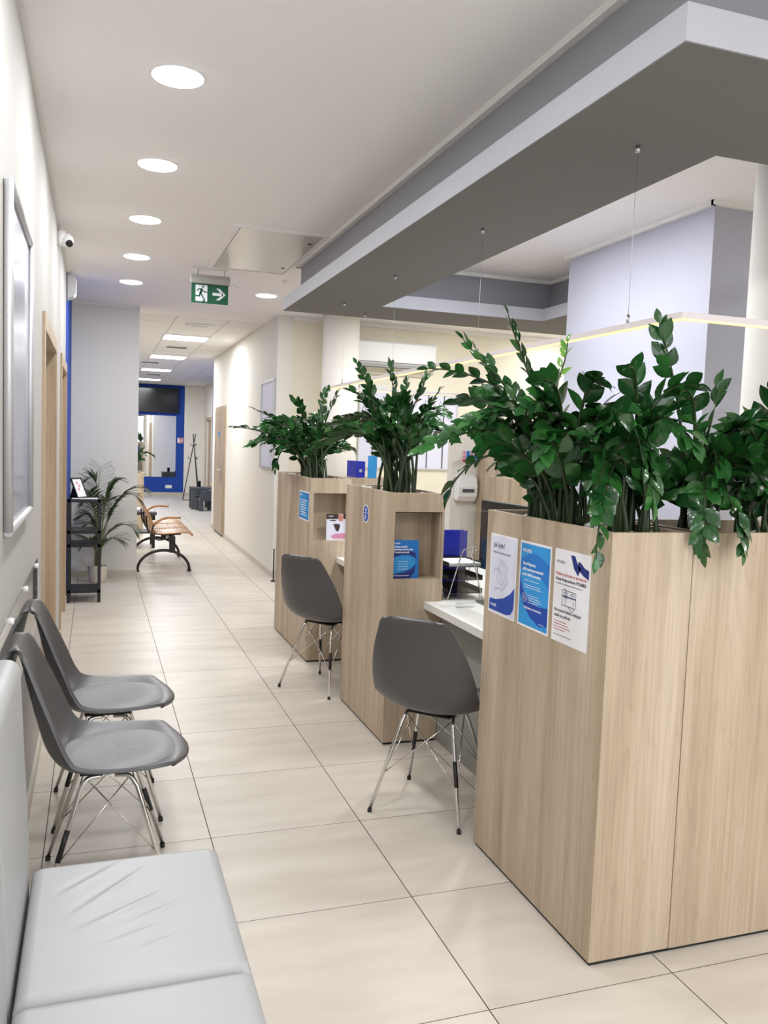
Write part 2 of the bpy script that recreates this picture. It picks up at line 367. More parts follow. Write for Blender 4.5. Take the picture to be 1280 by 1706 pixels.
struct('wall_end', bx(2.235, 2.9, 23.1, 23.25, 0, CEIL), M['warmwhite'])
ws = B(); box(ws, 2.75, 2.9, 21.35, 21.6, 0, CEIL); box(ws, 2.75, 2.9, 21.6, 22.5, 2.05, CEIL); box(ws, 2.75, 2.9, 22.5, 23.1, 0, CEIL)
struct('wall_side', ws, M['warmwhite'])
struct('wall_side_blue', bx(2.75, 2.9, 14.95, 21.35, 0, CEIL), M['blue'])
struct('ceiling', bx(-4, 7, -3, 10.05, CEIL, CEIL + 0.1), M['ceil'])
struct('ceiling_suspended', bx(-4, 3, 10.05, 23.2, CEIL + 0.004, CEIL + 0.1), M['tileceil'])
# hanging grey ceiling frame
SZ = 2.578
s = B(); box(s, 1.41, 4.05, 1.87, 2.50, SZ, SZ + 0.004); box(s, 1.41, 2.04, 2.50, 6.15, SZ, SZ + 0.004); box(s, 1.41, 4.05, 6.15, 6.75, SZ, SZ + 0.004); box(s, 3.42, 4.05, 5.45, 6.15, SZ, SZ + 0.004)
box(s, 3.75, 4.05, 2.5, 3.6, SZ, SZ + 0.004)
fa = B()
for a in ((1.41, 4.05, 1.87, 1.89), (1.41, 1.43, 1.89, 6.73), (1.41, 4.05, 6.73, 6.75), (2.02, 2.04, 2.50, 6.15), (2.02, 3.44, 6.15, 6.17), (3.42, 3.44, 5.45, 6.15), (2.04, 3.75, 2.48, 2.5)):
    box(fa, *a, SZ + 0.004, SZ + 0.1)
bd = B()
for a in ((1.52, 2.32, 2.02, 2.38), (1.52, 1.92, 2.38, 6.28), (1.52, 3.95, 6.28, 6.62), (3.56, 3.95, 5.45, 6.28)):
    box(bd, *a, SZ + 0.1, CEIL)
tp = B(); box(tp, 1.43, 4.05, 1.89, 2.48, SZ + 0.08, SZ + 0.1); box(tp, 1.43, 2.02, 2.48, 6.73, SZ + 0.08, SZ + 0.1); box(tp, 2.02, 4.05, 6.17, 6.73, SZ + 0.08, SZ + 0.1); box(tp, 3.44, 4.05, 5.45, 6.17, SZ + 0.08, SZ + 0.1)
struct('ceiling_frame_soffit', s, M['slab']); struct('ceiling_frame_fascia', fa, M['fascia']); struct('ceiling_frame_band', bd, M['band']); struct('ceiling_frame_top', tp, M['slab'])
struct('ceiling_frame_casing', bx(2.32, 3.9, 2.0, 2.4, SZ + 0.1, CEIL), M['cornice'])
cn = B()
def cornice(bm, x0, x1, y0, y1, t=0.028): box(bm, x0, x1, y0, y1, CEIL - t, CEIL)
cornice(cn, 1.49, 1.52, 1.99, 6.65); cornice(cn, 1.49, 3.98, 6.62, 6.65); cornice(cn, 1.92, 3.56, 6.25, 6.28); cornice(cn, 3.53, 3.56, 5.45, 6.28); cornice(cn, 1.92, 1.95, 2.38, 6.25)
cornice(cn, 3.17, 3.2, 3.88, 5.43); cornice(cn, 3.17, 3.8, 3.87, 3.9)
cornice(cn, XL, XL + 0.02, -3, 9.5, 0.02); cornice(cn, XL, 0.44, 9.53, 9.555, 0.03)
cornice(cn, 2.06, 6.9, 9.29, 9.33, 0.05)
struct('trim_1', cn, M['cornice'])
# square pillar and round columns
struct('wall_pillar_block', bx(3.2, 3.75, 3.9, 5.4, 0, CEIL), M['greyblue'])
struct('wall_column_near', lathe(B(), [(0.22, 0), (0.22, CEIL)], (2.75, 2.77, 0), 48), M['warmwhite'])
struct('wall_column_far', lathe(B(), [(0.2, 0), (0.2, CEIL)], (2.52, 8.95, 0), 48), M['warmwhite'])
# skirtings
bb = B(); box(bb, XL, XL + 0.012, -3, 4.45, 0, 0.07); box(bb, XL, XL + 0.012, 5.81, 6.65, 0, 0.07); box(bb, XL, XL + 0.012, 7.78, 9.54, 0, 0.07)
struct('baseboard_left', bb, M['base'])
struct('baseboard_stub', bx(XL, 0.44, 9.543, 9.555, 0, 0.07), M['base'])
b1 = B(); prism(b1, [(1.888, 9.318), (1.9, 9.318), (1.9268, 13.28), (1.9148, 13.28)], 0, 0.07); prism(b1, [(1.922, 14.5), (1.934, 14.5), (1.936, 14.96), (1.924, 14.96)], 0, 0.07)
struct('baseboard_corridor', b1, M['base'])
b2 = B(); box(b2, -3.9, 2.75, 23.085, 23.1, 0, 0.09); box(b2, 2.738, 2.75, 15, 21.55, 0, 0.09)
struct('baseboard_end', b2, M['base'])
struct('baseboard_reception', bx(1.9, 6.9, 9.318, 9.33, 0, 0.08), M['base'])
# grey washable dado behind the reception
struct('trim_2', bx(2.9, 6.9, 9.322, 9.33, 0.08, 0.92), M['stub'])

# doors in the left wall
def door_left(n, y0, y1, label):
    # y0,y1 outer casing
    d = bpy.data.objects.new('door_%d' % n, None); COL.objects.link(d); d.location = (XL, y0, 0); d['kind'] = 'structure'
    wv = y1 - y0; cb = B()
    box(cb, 0, 0.014, 0, 0.08, 0, 2.12); box(cb, 0, 0.014, wv - 0.08, wv, 0, 2.12); box(cb, 0, 0.014, 0.08, wv - 0.08, 2.04, 2.12)
    box(cb, -0.15, 0, 0.072, 0.09, 0, 2.05); box(cb, -0.15, 0, wv - 0.09, wv - 0.072, 0, 2.05); box(cb, -0.15, 0, 0.09, wv - 0.09, 2.032, 2.05)
    link('door_casing', cb, M['oakdoor'], d)
    link('door_leaf', bx(-0.14, -0.10, 0.092, wv - 0.092, 0.005, 2.03), M['oakdoor'], d)
    h = B(); tube(h, [(-0.1, 0.17, 1.05), (-0.055, 0.17, 1.05), (-0.05, 0.19, 1.05), (-0.05, 0.29, 1.05)], 0.009); link('door_handle', h, M['steel'], d)
door_left(1, 4.45, 5.81, ''); door_left(2, 6.65, 7.76, '')
# corridor door on the right wall
d = bpy.data.objects.new('door_3', None); COL.objects.link(d); d.location = (1.9268, 13.28, 0); d.rotation_euler = (0, 0, -math.atan2(0.035, 5.62)); d['kind'] = 'structure'
cb = B(); box(cb, -0.02, 0, 0, 0.07, 0, 2.07); box(cb, -0.02, 0, 1.12, 1.2, 0, 2.07); box(cb, -0.02, 0, 0.07, 1.12, 2.0, 2.07); link('door_casing', cb, M['oakdoor'], d)
link('door_leaf', bx(-0.035, 0, 0.075, 1.115, 0.03, 1.995), M['dooroak2'], d)
link('door_gap', bx(-0.012, 0, 0.075, 1.115, 0.0, 0.029), M['blackp'], d)  # black strip put in for the shade under the door leaf
h = B(); box(h, -0.042, -0.035, 0.12, 0.165, 0.86, 1.13); tube(h, [(-0.04, 0.145, 1.06), (-0.09, 0.145, 1.06), (-0.095, 0.17, 1.06), (-0.095, 0.28, 1.06)], 0.01); link('door_handle', h, M['steel'], d)
pl = B(); box(pl, -0.037, -0.035, 0.5, 0.66, 1.58, 1.66); link('door_plate', pl, M['inksky'], d)
d = bpy.data.objects.new('door_4', None); COL.objects.link(d); d.location = (2.75, 21.6, 0); d['kind'] = 'structure'
cb = B(); box(cb, -0.014, 0, -0.07, 0.0, 0, 2.1); box(cb, -0.014, 0, 0.9, 0.97, 0, 2.1); box(cb, -0.014, 0, 0, 0.9, 2.03, 2.1); link('door_casing', cb, M['oakdoor'], d)
link('door_leaf', bx(0.05, 0.09, 0.0, 0.9, 0.005, 2.05), M['oakdoor'], d)
h = B(); tube(h, [(0.05, 0.1, 1.05), (0.0, 0.1, 1.05), (-0.01, 0.12, 1.05), (-0.01, 0.22, 1.05)], 0.012); link('door_handle', h, M['steel'], d)

# ------------------------------------------------------------------ ceiling lights
ORD = ['nearest and largest', 'second', 'third', 'fourth', 'fifth and farthest']
def downlight(x, y, label, r=0.098, power=DL, group=None, vis=True):
    t = thing('downlight', label, 'ceiling light', (x, y, CEIL), group=group)
    rg = lathe(B(), [(r + 0.008, 0), (r + 0.007, -0.003), (r + 0.001, -0.005), (r, -0.004)], (0, 0, 0), 40); link('trim_ring', rg, M['whiteg'], t)
    link('diffuser', lathe(B(), [(r, -0.002), (r - 0.001, -0.007), (r - 0.012, -0.011)], (0, 0, 0), 40), M['lamp'], t)
    lamp('downlight_glow', (0, 0, -0.02), 2 * r, power, WHITE, parent=t)
    return t
for i, y in enumerate((3.484, 4.615, 5.773, 6.967, 8.108)):
    downlight(0.29, y, 'round recessed downlight, %s in the left row of five over the walkway' % ORD[i], group='downlights in a row over the walkway')
downlight(1.54, 8.166, 'round recessed downlight right of the exit sign, beside the grey ceiling frame')
downlight(5.3, 8.75, 'round recessed downlight over the back wall, just left of the blue-grey pillar')
for x, y in ((0.29, 2.35), (0.29, 1.2), (0.29, 0.0), (0.29, -1.3), (1.54, -0.6), (3.2, -0.6), (3.2, 0.9)):
    lamp('hall_downlight', (x, y, CEIL - 0.02), 0.19, DL, WHITE)  # unseen: left row carried on past the camera, others added for brightness
for x, y in ((2.22, 4.1), (2.22, 4.9)):
    lamp('ring_downlight', (x, y, CEIL - 0.02), 0.19, DL * 2.1, (0.93, 0.96, 1))
for x, y in ((5.3, 2.2), (5.3, 4.6), (5.3, 6.9), (3.4, 8.0)):
    lamp('reception_downlight', (x, y, CEIL - 0.02), 0.19, DL * 2.3, WHITE)  # unseen lamps without fittings, added to brighten the reception
for i, y in enumerate((12.15, 15.15, 18.15, 21.2)):
    t = thing('ceiling_panel_light', 'square glowing ceiling panel, %s of four in the tiled corridor ceiling' % ('nearest', 'second nearest', 'third nearest', 'farthest')[i], 'ceiling light', (1.17, y, CEIL + 0.004), group='panel lights in the suspended ceiling')
    link('diffuser', bx(-0.29, 0.29, -0.29, 0.29, -0.012, -0.004), M['lampfar'], t)
    fr = B(); [box(fr, *a, -0.014, 0) for a in ((-0.31, -0.29, -0.31, 0.31), (0.29, 0.31, -0.31, 0.31), (-0.29, 0.29, -0.31, -0.29), (-0.29, 0.29, 0.29, 0.31))]; link('frame', fr, M['whiteg'], t)
    lamp('panel_glow', (0, 0, -0.03), 0.58, 30, (0.95, 0.975, 1), 0.58, parent=t)
for y in (12.5, 17): lamp('waiting_room_panel', (-1.8, y, CEIL - 0.02), 0.58, 45, (0.95, 0.975, 1), 0.58)
lamp('recess_lamp', (2.35, 16.8, CEIL - 0.02), 0.5, 12, (0.95, 0.975, 1), 0.5)

# pendant rectangle of light on wires
LZ = 1.955
t = thing('linear_pendant_light', 'thin rectangular suspended light line glowing warm above the planters', 'pendant light', (1.74, 2.24, LZ))
pf = B(); le = B()
for x0, x1, y0, y1 in ((-0.012, 0.012, -0.012, 4.2), (0.012, 1.9, -0.012, 0.012), (0.012, 1.9, 4.176, 4.2), (1.9, 1.924, -0.012, 1.4)):
    box(pf, x0, x1, y0, y1, 0.005, 0.024); box(le, x0 + 0.003, x1 - 0.003, y0 + 0.003, y1 - 0.003, 0, 0.0049)
link('profile', pf, M['ledwhite'], t); link('light_strip', le, M['led'], t)
for (x, y, nm) in ((0, 0.29, 0), (0, 1.51, 1), (0, 2.75, 2), (0, 3.88, 3), (0.55, 0.02, 4)):
    wb = B(); tube(wb, [(x, y, 0.024), (x, y, SZ - LZ)], 0.0007, 6); o = link('wire', wb, M['wire'], t)
    gb = B(); tube(gb, [(x, y, SZ - LZ - 0.022), (x, y, SZ - LZ)], 0.008, 12); tube(gb, [(x, y, 0.024), (x, y, 0.055)], 0.005, 10); link('gripper', gb, M['steel'], o)
tag(link('ceiling_hook', tube(B(), [(2.03, 6.53, SZ - 0.025), (2.03, 6.53, SZ)], 0.008, 10), M['steel']), 'tiny metal hook under the far edge of the grey ceiling frame', 'hook')

# maintenance hatch, smoke detector, sprinkler
t = thing('ceiling_hatch', 'square white metal access hatch in the ceiling before the exit sign', 'hatch', (1.17, 6.35, CEIL))
link('hatch_panel', bx(-0.28, 0.28, -0.68, 0.68, -0.008, 0), M['hatch'], t)
fr = B(); [box(fr, *a, -0.012, 0) for a in ((-0.33, -0.29, -0.73, 0.73), (0.29, 0.33, -0.73, 0.73), (-0.29, 0.29, -0.73, -0.69), (-0.29, 0.29, 0.69, 0.73))]; link('hatch_frame', fr, M['ceil'], t)
for y in (-0.45, 0.45):
    link('lock', tube(B(), [(0.24, y, -0.012), (0.24, y, -0.007)], 0.014, 12), M['blackp'], t)
tag(link('smoke_detector', lathe(B(), [(0.02, 0), (0.02, -0.012), (0.012, -0.02)], (1.543, 7.336, CEIL), 20), M['whiteg']), 'tiny white sensor button on the ceiling beside the hatch', 'sensor')
t = thing('ceiling_diffuser', 'round white ventilation diffuser in the tiled ceiling, before the first panel light', 'ceiling vent', (1.2, 10.75, CEIL + 0.004))
link('ring', lathe(B(), [(0.17, 0), (0.165, -0.012), (0.13, -0.018)], (0, 0, 0), 36), M['whitep'], t)
link('cone', lathe(B(), [(0.1, -0.012), (0.09, -0.03), (0.03, -0.032)], (0, 0, 0), 32), M['whitep'], t)
for i, (x, y) in enumerate(((1.17, 13.5), (0.95, 16.5), (1.2, 19.6))):
    t = thing('slot_vent', 'dark slotted air vent %s in the tiled ceiling' % ('between first and second panel lights', 'between second and third panel lights', 'between third and farthest panel lights')[i], 'ceiling vent', (x, y, CEIL + 0.004), group='slot vents of the corridor ceiling')
    link('vent_plate', bx(-0.17, 0.17, -0.13, 0.13, -0.006, 0), M['whitep'], t)
    sl = B(); [box(sl, -0.15, 0.15, -0.1 + k * 0.06, -0.07 + k * 0.06, -0.008, -0.006) for k in range(4)]; link('slots', sl, M['darkgrey'], t)

# exit sign
t = thing('exit_sign', 'green emergency exit sign with running man and arrow hanging from the ceiling', 'exit sign', (0.88, 7.15, 0))
hb = B(); prism(hb, [(-0.03, 2.80), (-0.034, 2.84), (-0.02, 2.872), (0.02, 2.872), (0.034, 2.84), (0.03, 2.80)], -0.158, 0.158, 'x')
link('lamp_housing', hb, M['signgrey'], t, bevel=0.003)
rd = B(); [tube(rd, [(x, 0, 2.87), (x, 0, CEIL)], 0.005, 8) for x in (-0.1, 0.115)]; link('suspension', rd, M['steel'], t)
link('bracket', bx(-0.14, 0.14, -0.012, 0.012, CEIL - 0.012, CEIL), M['whitep'], t)
link('sign_panel', bx(-0.15, 0.148, -0.004, 0.004, 2.645, 2.80), M['green'], t)
pw = B(); bar(pw, -0.118, -0.022, 2.658, 2.79)
bar(pw, 0.02, 0.105, 2.7125, 2.7355); polyface(pw, [(0.048, 2.772), (0.076, 2.772), (0.128, 2.724), (0.1, 2.724)]); polyface(pw, [(0.048, 2.676), (0.076, 2.676), (0.128, 2.724), (0.1, 2.724)])
link('white_symbols', pw, M['inkwhite'], t, (0, -0.0052, 0))
mb = B(); polyface(mb, disc_pts(-0.058, 2.776, 0.0085)[:-1])
stroke(mb, [(-0.105, 2.742), (-0.093, 2.757), (-0.073, 2.757), (-0.05, 2.737), (-0.026, 2.735)], 0.008)
stroke(mb, [(-0.068, 2.755), (-0.078, 2.727)], 0.018)
stroke(mb, [(-0.078, 2.728), (-0.062, 2.7), (-0.044, 2.667), (-0.056, 2.66)], 0.0095)
stroke(mb, [(-0.08, 2.725), (-0.086, 2.7), (-0.125, 2.7)], 0.0095)
stroke(mb, [(-0.003, 2.648), (-0.003, 2.798)], 0.0015)
link('running_figure', mb, M['green'], t, (0, -0.0066, 0))
cb = B(); tube(cb, crom([(0.158, 0, 2.805), (0.19, 0, 2.81), (0.22, 0, 2.80), (0.235, 0, 2.79)]), 0.004, 8); link('cable', cb, M['whitep'], t)

# dome camera, alarm siren on left wall
t = thing('dome_camera', 'small white dome security camera at the top of the left wall', 'security camera', (XL, 6.13, 2.83))
b_ = B(); tube(b_, [(0, 0, 0.0), (0.012, 0, 0.0), (0.05, 0, 0)], [0.052, 0.055, 0.05], 28); link('mount', b_, M['whiteg'], t, smooth=False)
b_ = B(); bmesh.ops.create_uvsphere(b_, u_segments=24, v_segments=16, radius=0.046, matrix=Matrix.Translation((0.055, -0.01, -0.012))); link('eyeball', b_, M['whiteg'], t, smooth=True)
b_ = B(); tube(b_, [(0.06, -0.02, -0.02), (0.078, -0.045, -0.045)], [0.03, 0.021], 20); link('lens', b_, M['blackp'], t)
t = thing('alarm_siren', 'white boxy alarm siren high on the blue left wall', 'alarm', (XL, 7.95, 2.7))
b_ = B(); prism(b_, [(0, 0), (0.06, 0.02), (0.08, 0.05), (0.08, 0.16), (0.05, 0.2), (0, 0.2)], -0.09, 0.09, 'y'); link('siren_cover', b_, M['whitep'], t, bevel=0.006)
link('back_plate', bx(0, 0.012, -0.1, 0.1, -0.01, 0.21), M['signgrey'], t)

# poster frame on the left wall (silver click frame)
t = thing('poster_frame', 'large silver aluminium poster frame hanging on the near left wall', 'poster frame', (XL, 2.63, 1.24))
fw = B(); Wd, Hh = 0.83, 0.99
for y0, z0, y1, z1 in ((0, 0, Wd, 0), (0, Hh, Wd, Hh), (0, 0, 0, Hh), (Wd, 0, Wd, Hh)):
    tube(fw, [(0.014, y0, z0), (0.014, y1, z1)], 0.0135, 12)
link('frame_profile', fw, M['alu'], t)
link('poster_sheet', bx(0.0, 0.01, 0.01, Wd - 0.01, 0.01, Hh - 0.01), M['glassy'], t)
# notices on the blue wall
t = tag(link('paper_notice', bx(XL, XL + 0.002, 7.86, 8.07, 1.70, 1.99), M['paper']), 'white paper notice on the blue wall after the second door', 'notice')
# acrylic wall guard with studs
t = thing('acrylic_wall_guard', 'clear acrylic wall guard strip fixed with white studs behind the left chairs', 'wall guard', (XL, 1.2, 0.70))
link('acrylic_sheet', bx(0.012, 0.016, 0, 2.71, 0, 0.29), M['pane'], t)
for y in (2.64, 2.06, 1.5, 0.9, 0.3):
    for z in (0.05, 0.265):
        link('stud', tube(B(), [(0, y, z), (0.017, y, z), (0.024, y, z)], [0.007, 0.0115, 0.009], 14), M['whitep'], t)
def socket(name, label, loc, axis, n=1, cat='socket'):
    t = thing(name, label, cat, loc)
    if axis == 'x':
        link('cover_plate', bx(0, 0.012, -0.042 * n, 0.042 * n, -0.042, 0.042), M['whiteg'], t, bevel=0.004)
        for k in range(n): link('insert', tube(B(), [(0.012, (k - (n - 1) / 2) * 0.075, 0), (0.03, (k - (n - 1) / 2) * 0.075, 0)], 0.025, 20), M['whiteg'], t)
    else:
        link('cover_plate', bx(-0.042 * n, 0.042 * n, -0.012, 0, -0.042, 0.042), M['whiteg'], t, bevel=0.004)
        for k in range(n): link('insert', tube(B(), [((k - (n - 1) / 2) * 0.08, -0.012, 0), ((k - (n - 1) / 2) * 0.08, -0.016, 0)], 0.025, 20), M['whitep'], t)
socket('wall_socket', 'white wall socket low on the left wall behind the grey chairs', (XL, 3.98, 0.32), 'x')
socket('wall_socket', 'white double socket low on the blue wall at the end of the corridor', (1.85, 23.1, 0.24), 'y', 2)
socket('wall_socket', 'white socket on the grey wall behind the black shelf', (-0.13, 9.555, 0.35), 'y')

# ------------------------------------------------------------------ grey moulded chairs
PROF = [(0.262, 0.452), (0.25, 0.460), (0.215, 0.462), (0.13, 0.447), (0.02, 0.436), (-0.08, 0.436), (-0.145, 0.455), (-0.19, 0.51), (-0.218, 0.60), (-0.243, 0.70), (-0.262, 0.785), (-0.276, 0.835), (-0.292, 0.857)]
HWD = [0.165, 0.188, 0.214, 0.232, 0.238, 0.238, 0.236, 0.232, 0.224, 0.200, 0.168, 0.146, 0.118]
EUP = [0.004, 0.008, 0.016, 0.03, 0.042, 0.052, 0.062, 0.066, 0.058, 0.042, 0.026, 0.014, 0.006]
def shell_surface():
    c = crom([(a, b, 0) for a, b in PROF], 4); hw = crom([(a, b, 0) for a, b in zip(HWD, EUP)], 4)
    return c, hw
SC_, SH_ = shell_surface()
def shell_pt(i, u):
    c = SC_[i]; d = SC_[min(i + 1, len(SC_) - 1)] - SC_[max(i - 1, 0)]; d.normalize()
    nx, nz = d.y, -d.x                       # inward normal (up over the seat, forward over the back)
    if nz < 0 and abs(nz) > abs(nx): nx, nz = -nx, -nz
    a = abs(u) ** 2.6; e = SH_[i].y * a
    t = i / (len(SC_) - 1)
    x = c.x + nx * e; z = c.y + nz * e
    if t < 0.3: x -= 0.072 * (abs(u) ** 2.5) * (1 - t / 0.3) ** 1.2
    if t > 0.88: z -= 0.02 * (abs(u) ** 4) * ((t - 0.88) / 0.12) ** 2
    return Vector((x, u * SH_[i].x, z))
def make_chair(label, loc, rz, group):
    t = thing('shell_chair', label, 'chair', loc, rz, group)
    bm = B(); nu = 20; rows = []
    for i in range(len(SC_)): rows.append([bm.verts.new(shell_pt(i, -1 + 2 * k / nu)) for k in range(nu + 1)])
    for a, b in zip(rows, rows[1:]):
        for k in range(nu): bm.faces.new((a[k], a[k + 1], b[k + 1], b[k]))
    bmesh.ops.recalc_face_normals(bm, faces=bm.faces)
    o = link('shell', bm, M['shell'], t, smooth=True)
    ss = o.modifiers.new('sub', 'SUBSURF'); ss.levels = 1; ss.render_levels = 1
    so = o.modifiers.new('solid', 'SOLIDIFY'); so.thickness = 0.013; so.offset = 0
    bv = o.modifiers.new('bv', 'BEVEL'); bv.width = 0.004; bv.segments = 2; bv.limit_method = 'ANGLE'; bv.angle_limit = 0.9
    # seat pad
    bm = B(); n, rr = 40, 8; ctr = None; rings = []
    def seat_z(x, y):
        best = min(range(8, 34), key=lambda i: abs(SC_[i].x - x)) if x > -0.17 else 30
        u = min(1, abs(y) / SH_[best].x); return SC_[best].y + SH_[best].y * u ** 2.6
    for j in range(rr + 1):
        f = j / rr; ring = []
        for k in range(n):
            a = 2 * PI * k / n; ca, sa = math.cos(a), math.sin(a)
            ex = 2.6; rad = (abs(ca) ** ex + abs(sa) ** ex) ** (-1 / ex)
            x = 0.04 + 0.19 * rad * ca * f; y = 0.195 * rad * sa * f * (1.0 - 0.10 * max(0, ca) * 1.0)
            ring.append(bm.verts.new((x, y, seat_z(x, y) + 0.004 + 0.021 * (1 - f ** 6))))
            if j == 0: break
        rings.append(ring)
    for k in range(n): bm.faces.new((rings[0][0], rings[1][k], rings[1][(k + 1) % n]))
    for a, b in zip(rings[1:], rings[2:]):
        for k in range(n): bm.faces.new((a[k], b[k], b[(k + 1) % n], a[(k + 1) % n]))
    bmesh.ops.recalc_face_normals(bm, faces=bm.faces)
    o = link('seat_pad', bm, M['pad'], t, smooth=True)
    sm_ = o.modifiers.new('s', 'SMOOTH'); sm_.factor = 0.5; sm_.iterations = 3
    # mounting plate
    bm = B(); box(bm, -0.09, 0.09, -0.1, 0.1, 0.415, 0.424); link('mounting_plate', bm, M['blackm'], t, bevel=0.003)
    top = {}; low = {}
    for sx in (-1, 1):
        for sy_ in (-1, 1):
            p0 = Vector((sx * 0.02, sy_ * 0.095, 0.411)); p1 = Vector((sx * 0.065, sy_ * 0.105, 0.408)); p2 = Vector((sx * 0.09, sy_ * 0.115, 0.375)); foot = Vector((sx * 0.2, sy_ * 0.2, 0.012))
            bm = B(); tube(bm, crom([p0, p1, p2], 5)[:-1] + [p2, foot], 0.0078, 12)
            lg = link('leg', bm, M['chrome'], t)
            tube(bm := B(), [foot - Vector((0, 0, 0.012)), foot + (p2 - foot).normalized() * 0.004], 0.0092, 12); link('foot_cap', bm, M['blackp'], lg)
            d = (p2 - foot); a = foot + d * 0.42; b = foot + d * 0.68
            if sx == sy_: tube(bm := B(), [a, b], 0.0088, 12); link('sleeve', bm, M['blackp'], lg)
            top[(sx, sy_)] = p1 + Vector((0, 0, -0.004)); low[(sx, sy_)] = foot + d * 0.4
    for a, b in (((-1, -1), (1, -1)), ((-1, 1), (1, 1)), ((-1, -1), (-1, 1)), ((1, -1), (1, 1))):
        bm = B(); tube(bm, [top[a], low[b]], 0.0027, 8); tube(bm, [top[b], low[a]], 0.0027, 8); link('wire_brace', bm, M['chrome'], t)
    return t
def copy_tree(o, parent=None):
    c = o.copy(); COL.objects.link(c); c.parent = parent
    for ch in o.children: copy_tree(ch, c)
    return c
G = 'grey shell chairs with chrome legs'
ch = make_chair('grey moulded chair on chrome legs against left wall, nearer one beside the sofa', (0.05, 2.935, 0), 0, G)
for lab, loc, rz in (('grey moulded chair on chrome legs against left wall, farther one behind its twin', (0.055, 3.555, 0), 0.02),
                     ('grey moulded chair seen from behind at the nearer desk, next to the poster planter', (1.38, 3.232, 0), PI / 4),
                     ('grey moulded chair seen from behind at the farther desk, between the two niche planters', (1.38, 5.045, 0), math.radians(36))):
    c = copy_tree(ch); c['label'] = lab; c.location = loc; c.rotation_euler = (0, 0, rz)

# ------------------------------------------------------------------ sofa
t = thing('leather_sofa', 'pale grey leather bench sofa in the bottom left corner against the wall', 'sofa', (0, 0, 0))
def soft_box(bm, x0, x1, y0, y1, z0, z1, nx, ny, r, fn):
    """closed cushion: rounded upper edges, height field fn(x,y)"""
    g = []
    xs = [x0, x0 + r * 0.3, x0 + r] + [x0 + r + (x1 - x0 - 2 * r) * k / nx for k in range(1, nx)] + [x1 - r, x1 - r * 0.3, x1]
    ys = [y0, y0 + r * 0.3, y0 + r] + [y0 + r + (y1 - y0 - 2 * r) * k / ny for k in range(1, ny)] + [y1 - r, y1 - r * 0.3, y1]
    for i, x in enumerate(xs):
        row = []
        for j, y in enumerate(ys):
            dx = max(0, r - min(x - x0, x1 - x)); dy = max(0, r - min(y - y0, y1 - y)); dd = min(r, math.hypot(dx, dy))
            z = z1 - r + math.sqrt(max(0, r * r - dd * dd)) + fn(x, y)
            row.append(bm.verts.new((x, y, z)))
        g.append(row)
    for a, b in zip(g, g[1:]):
        for k in range(len(ys) - 1): bm.faces.new((a[k], b[k], b[k + 1], a[k + 1]))
    # skirt
    rim = [g[i][0] for i in range(len(xs))] + [g[-1][j] for j in range(1, len(ys))] + [g[i][-1] for i in range(len(xs) - 2, -1, -1)] + [g[0][j] for j in range(len(ys) - 2, 0, -1)]
    lo = [bm.verts.new((v.co.x, v.co.y, z0)) for v in rim]
    for k in range(len(rim)): bm.faces.new((rim[k], lo[k], lo[(k + 1) % len(rim)], rim[(k + 1) % len(rim)]))
    bm.faces.new(lo); bmesh.ops.recalc_face_normals(bm, faces=bm.faces)
rnd = random.Random(4)
creases = [((-0.02, 1.95), (0.12, 2.10), 0.004), ((0.0, 1.88), (0.16, 1.98), 0.005), ((0.09, 1.87), (0.2, 1.93), 0.004), ((0.04, 1.80), (0.17, 1.85), 0.003), ((-0.06, 2.03), (0.06, 2.14), 0.003), ((0.1, 1.76), (0.2, 1.8), 0.003), ((0.02, 1.3), (0.17, 1.36), 0.004)]
def sofaz(x, y):
    z = 0
    for (ax, ay), (bx_, by), h in creases:
        dx, dy = bx_ - ax, by - ay; L_ = math.hypot(dx, dy); s_ = ((x - ax) * dx + (y - ay) * dy) / L_; d_ = (-(x - ax) * dy + (y - ay) * dx) / L_
        if -0.04 < s_ < L_ + 0.04:
            e = math.exp(-((s_ - L_ / 2) / (L_ * 0.45)) ** 2); z += h * e * (math.exp(-(d_ / 0.009) ** 2) - 0.7 * math.exp(-((d_ - 0.018) / 0.011) ** 2))
    return z
for nm, y0, y1 in (('seat_cushion', 1.643, 2.185), ('seat_cushion', 1.09, 1.638), ('seat_cushion', 0.5, 1.086), ('seat_cushion', -0.1, 0.496)):
    bm = B(); soft_box(bm, -0.14, 0.315, y0, y1, 0.30, 0.452, 60, 70, 0.022, sofaz); link(nm, bm, M['leather'], t, smooth=True)
bm = B(); box(bm, -0.225, 0.30, -0.1, 2.175, 0.1, 0.30); link('base_frame', bm, M['leather'], t, bevel=0.015)
for y0, y1 in ((1.643, 2.185), (1.09, 1.638), (0.5, 1.086), (-0.1, 0.496)):
    bm = B(); prism(bm, [(-0.238, 0.30), (-0.145, 0.30), (-0.147, 0.55), (-0.168, 0.985), (-0.238, 0.985)], y0, y1, 'y'); o = link('back_cushion', bm, M['leather'], t, bevel=0.03, seg=5, smooth=True)
for x in (-0.19, 0.25):
    for y in (0.0, 1.04, 2.1): link('leg', tube(B(), [(x, y, 0), (x, y, 0.1)], [0.016, 0.022], 14), M['chrome'], t)

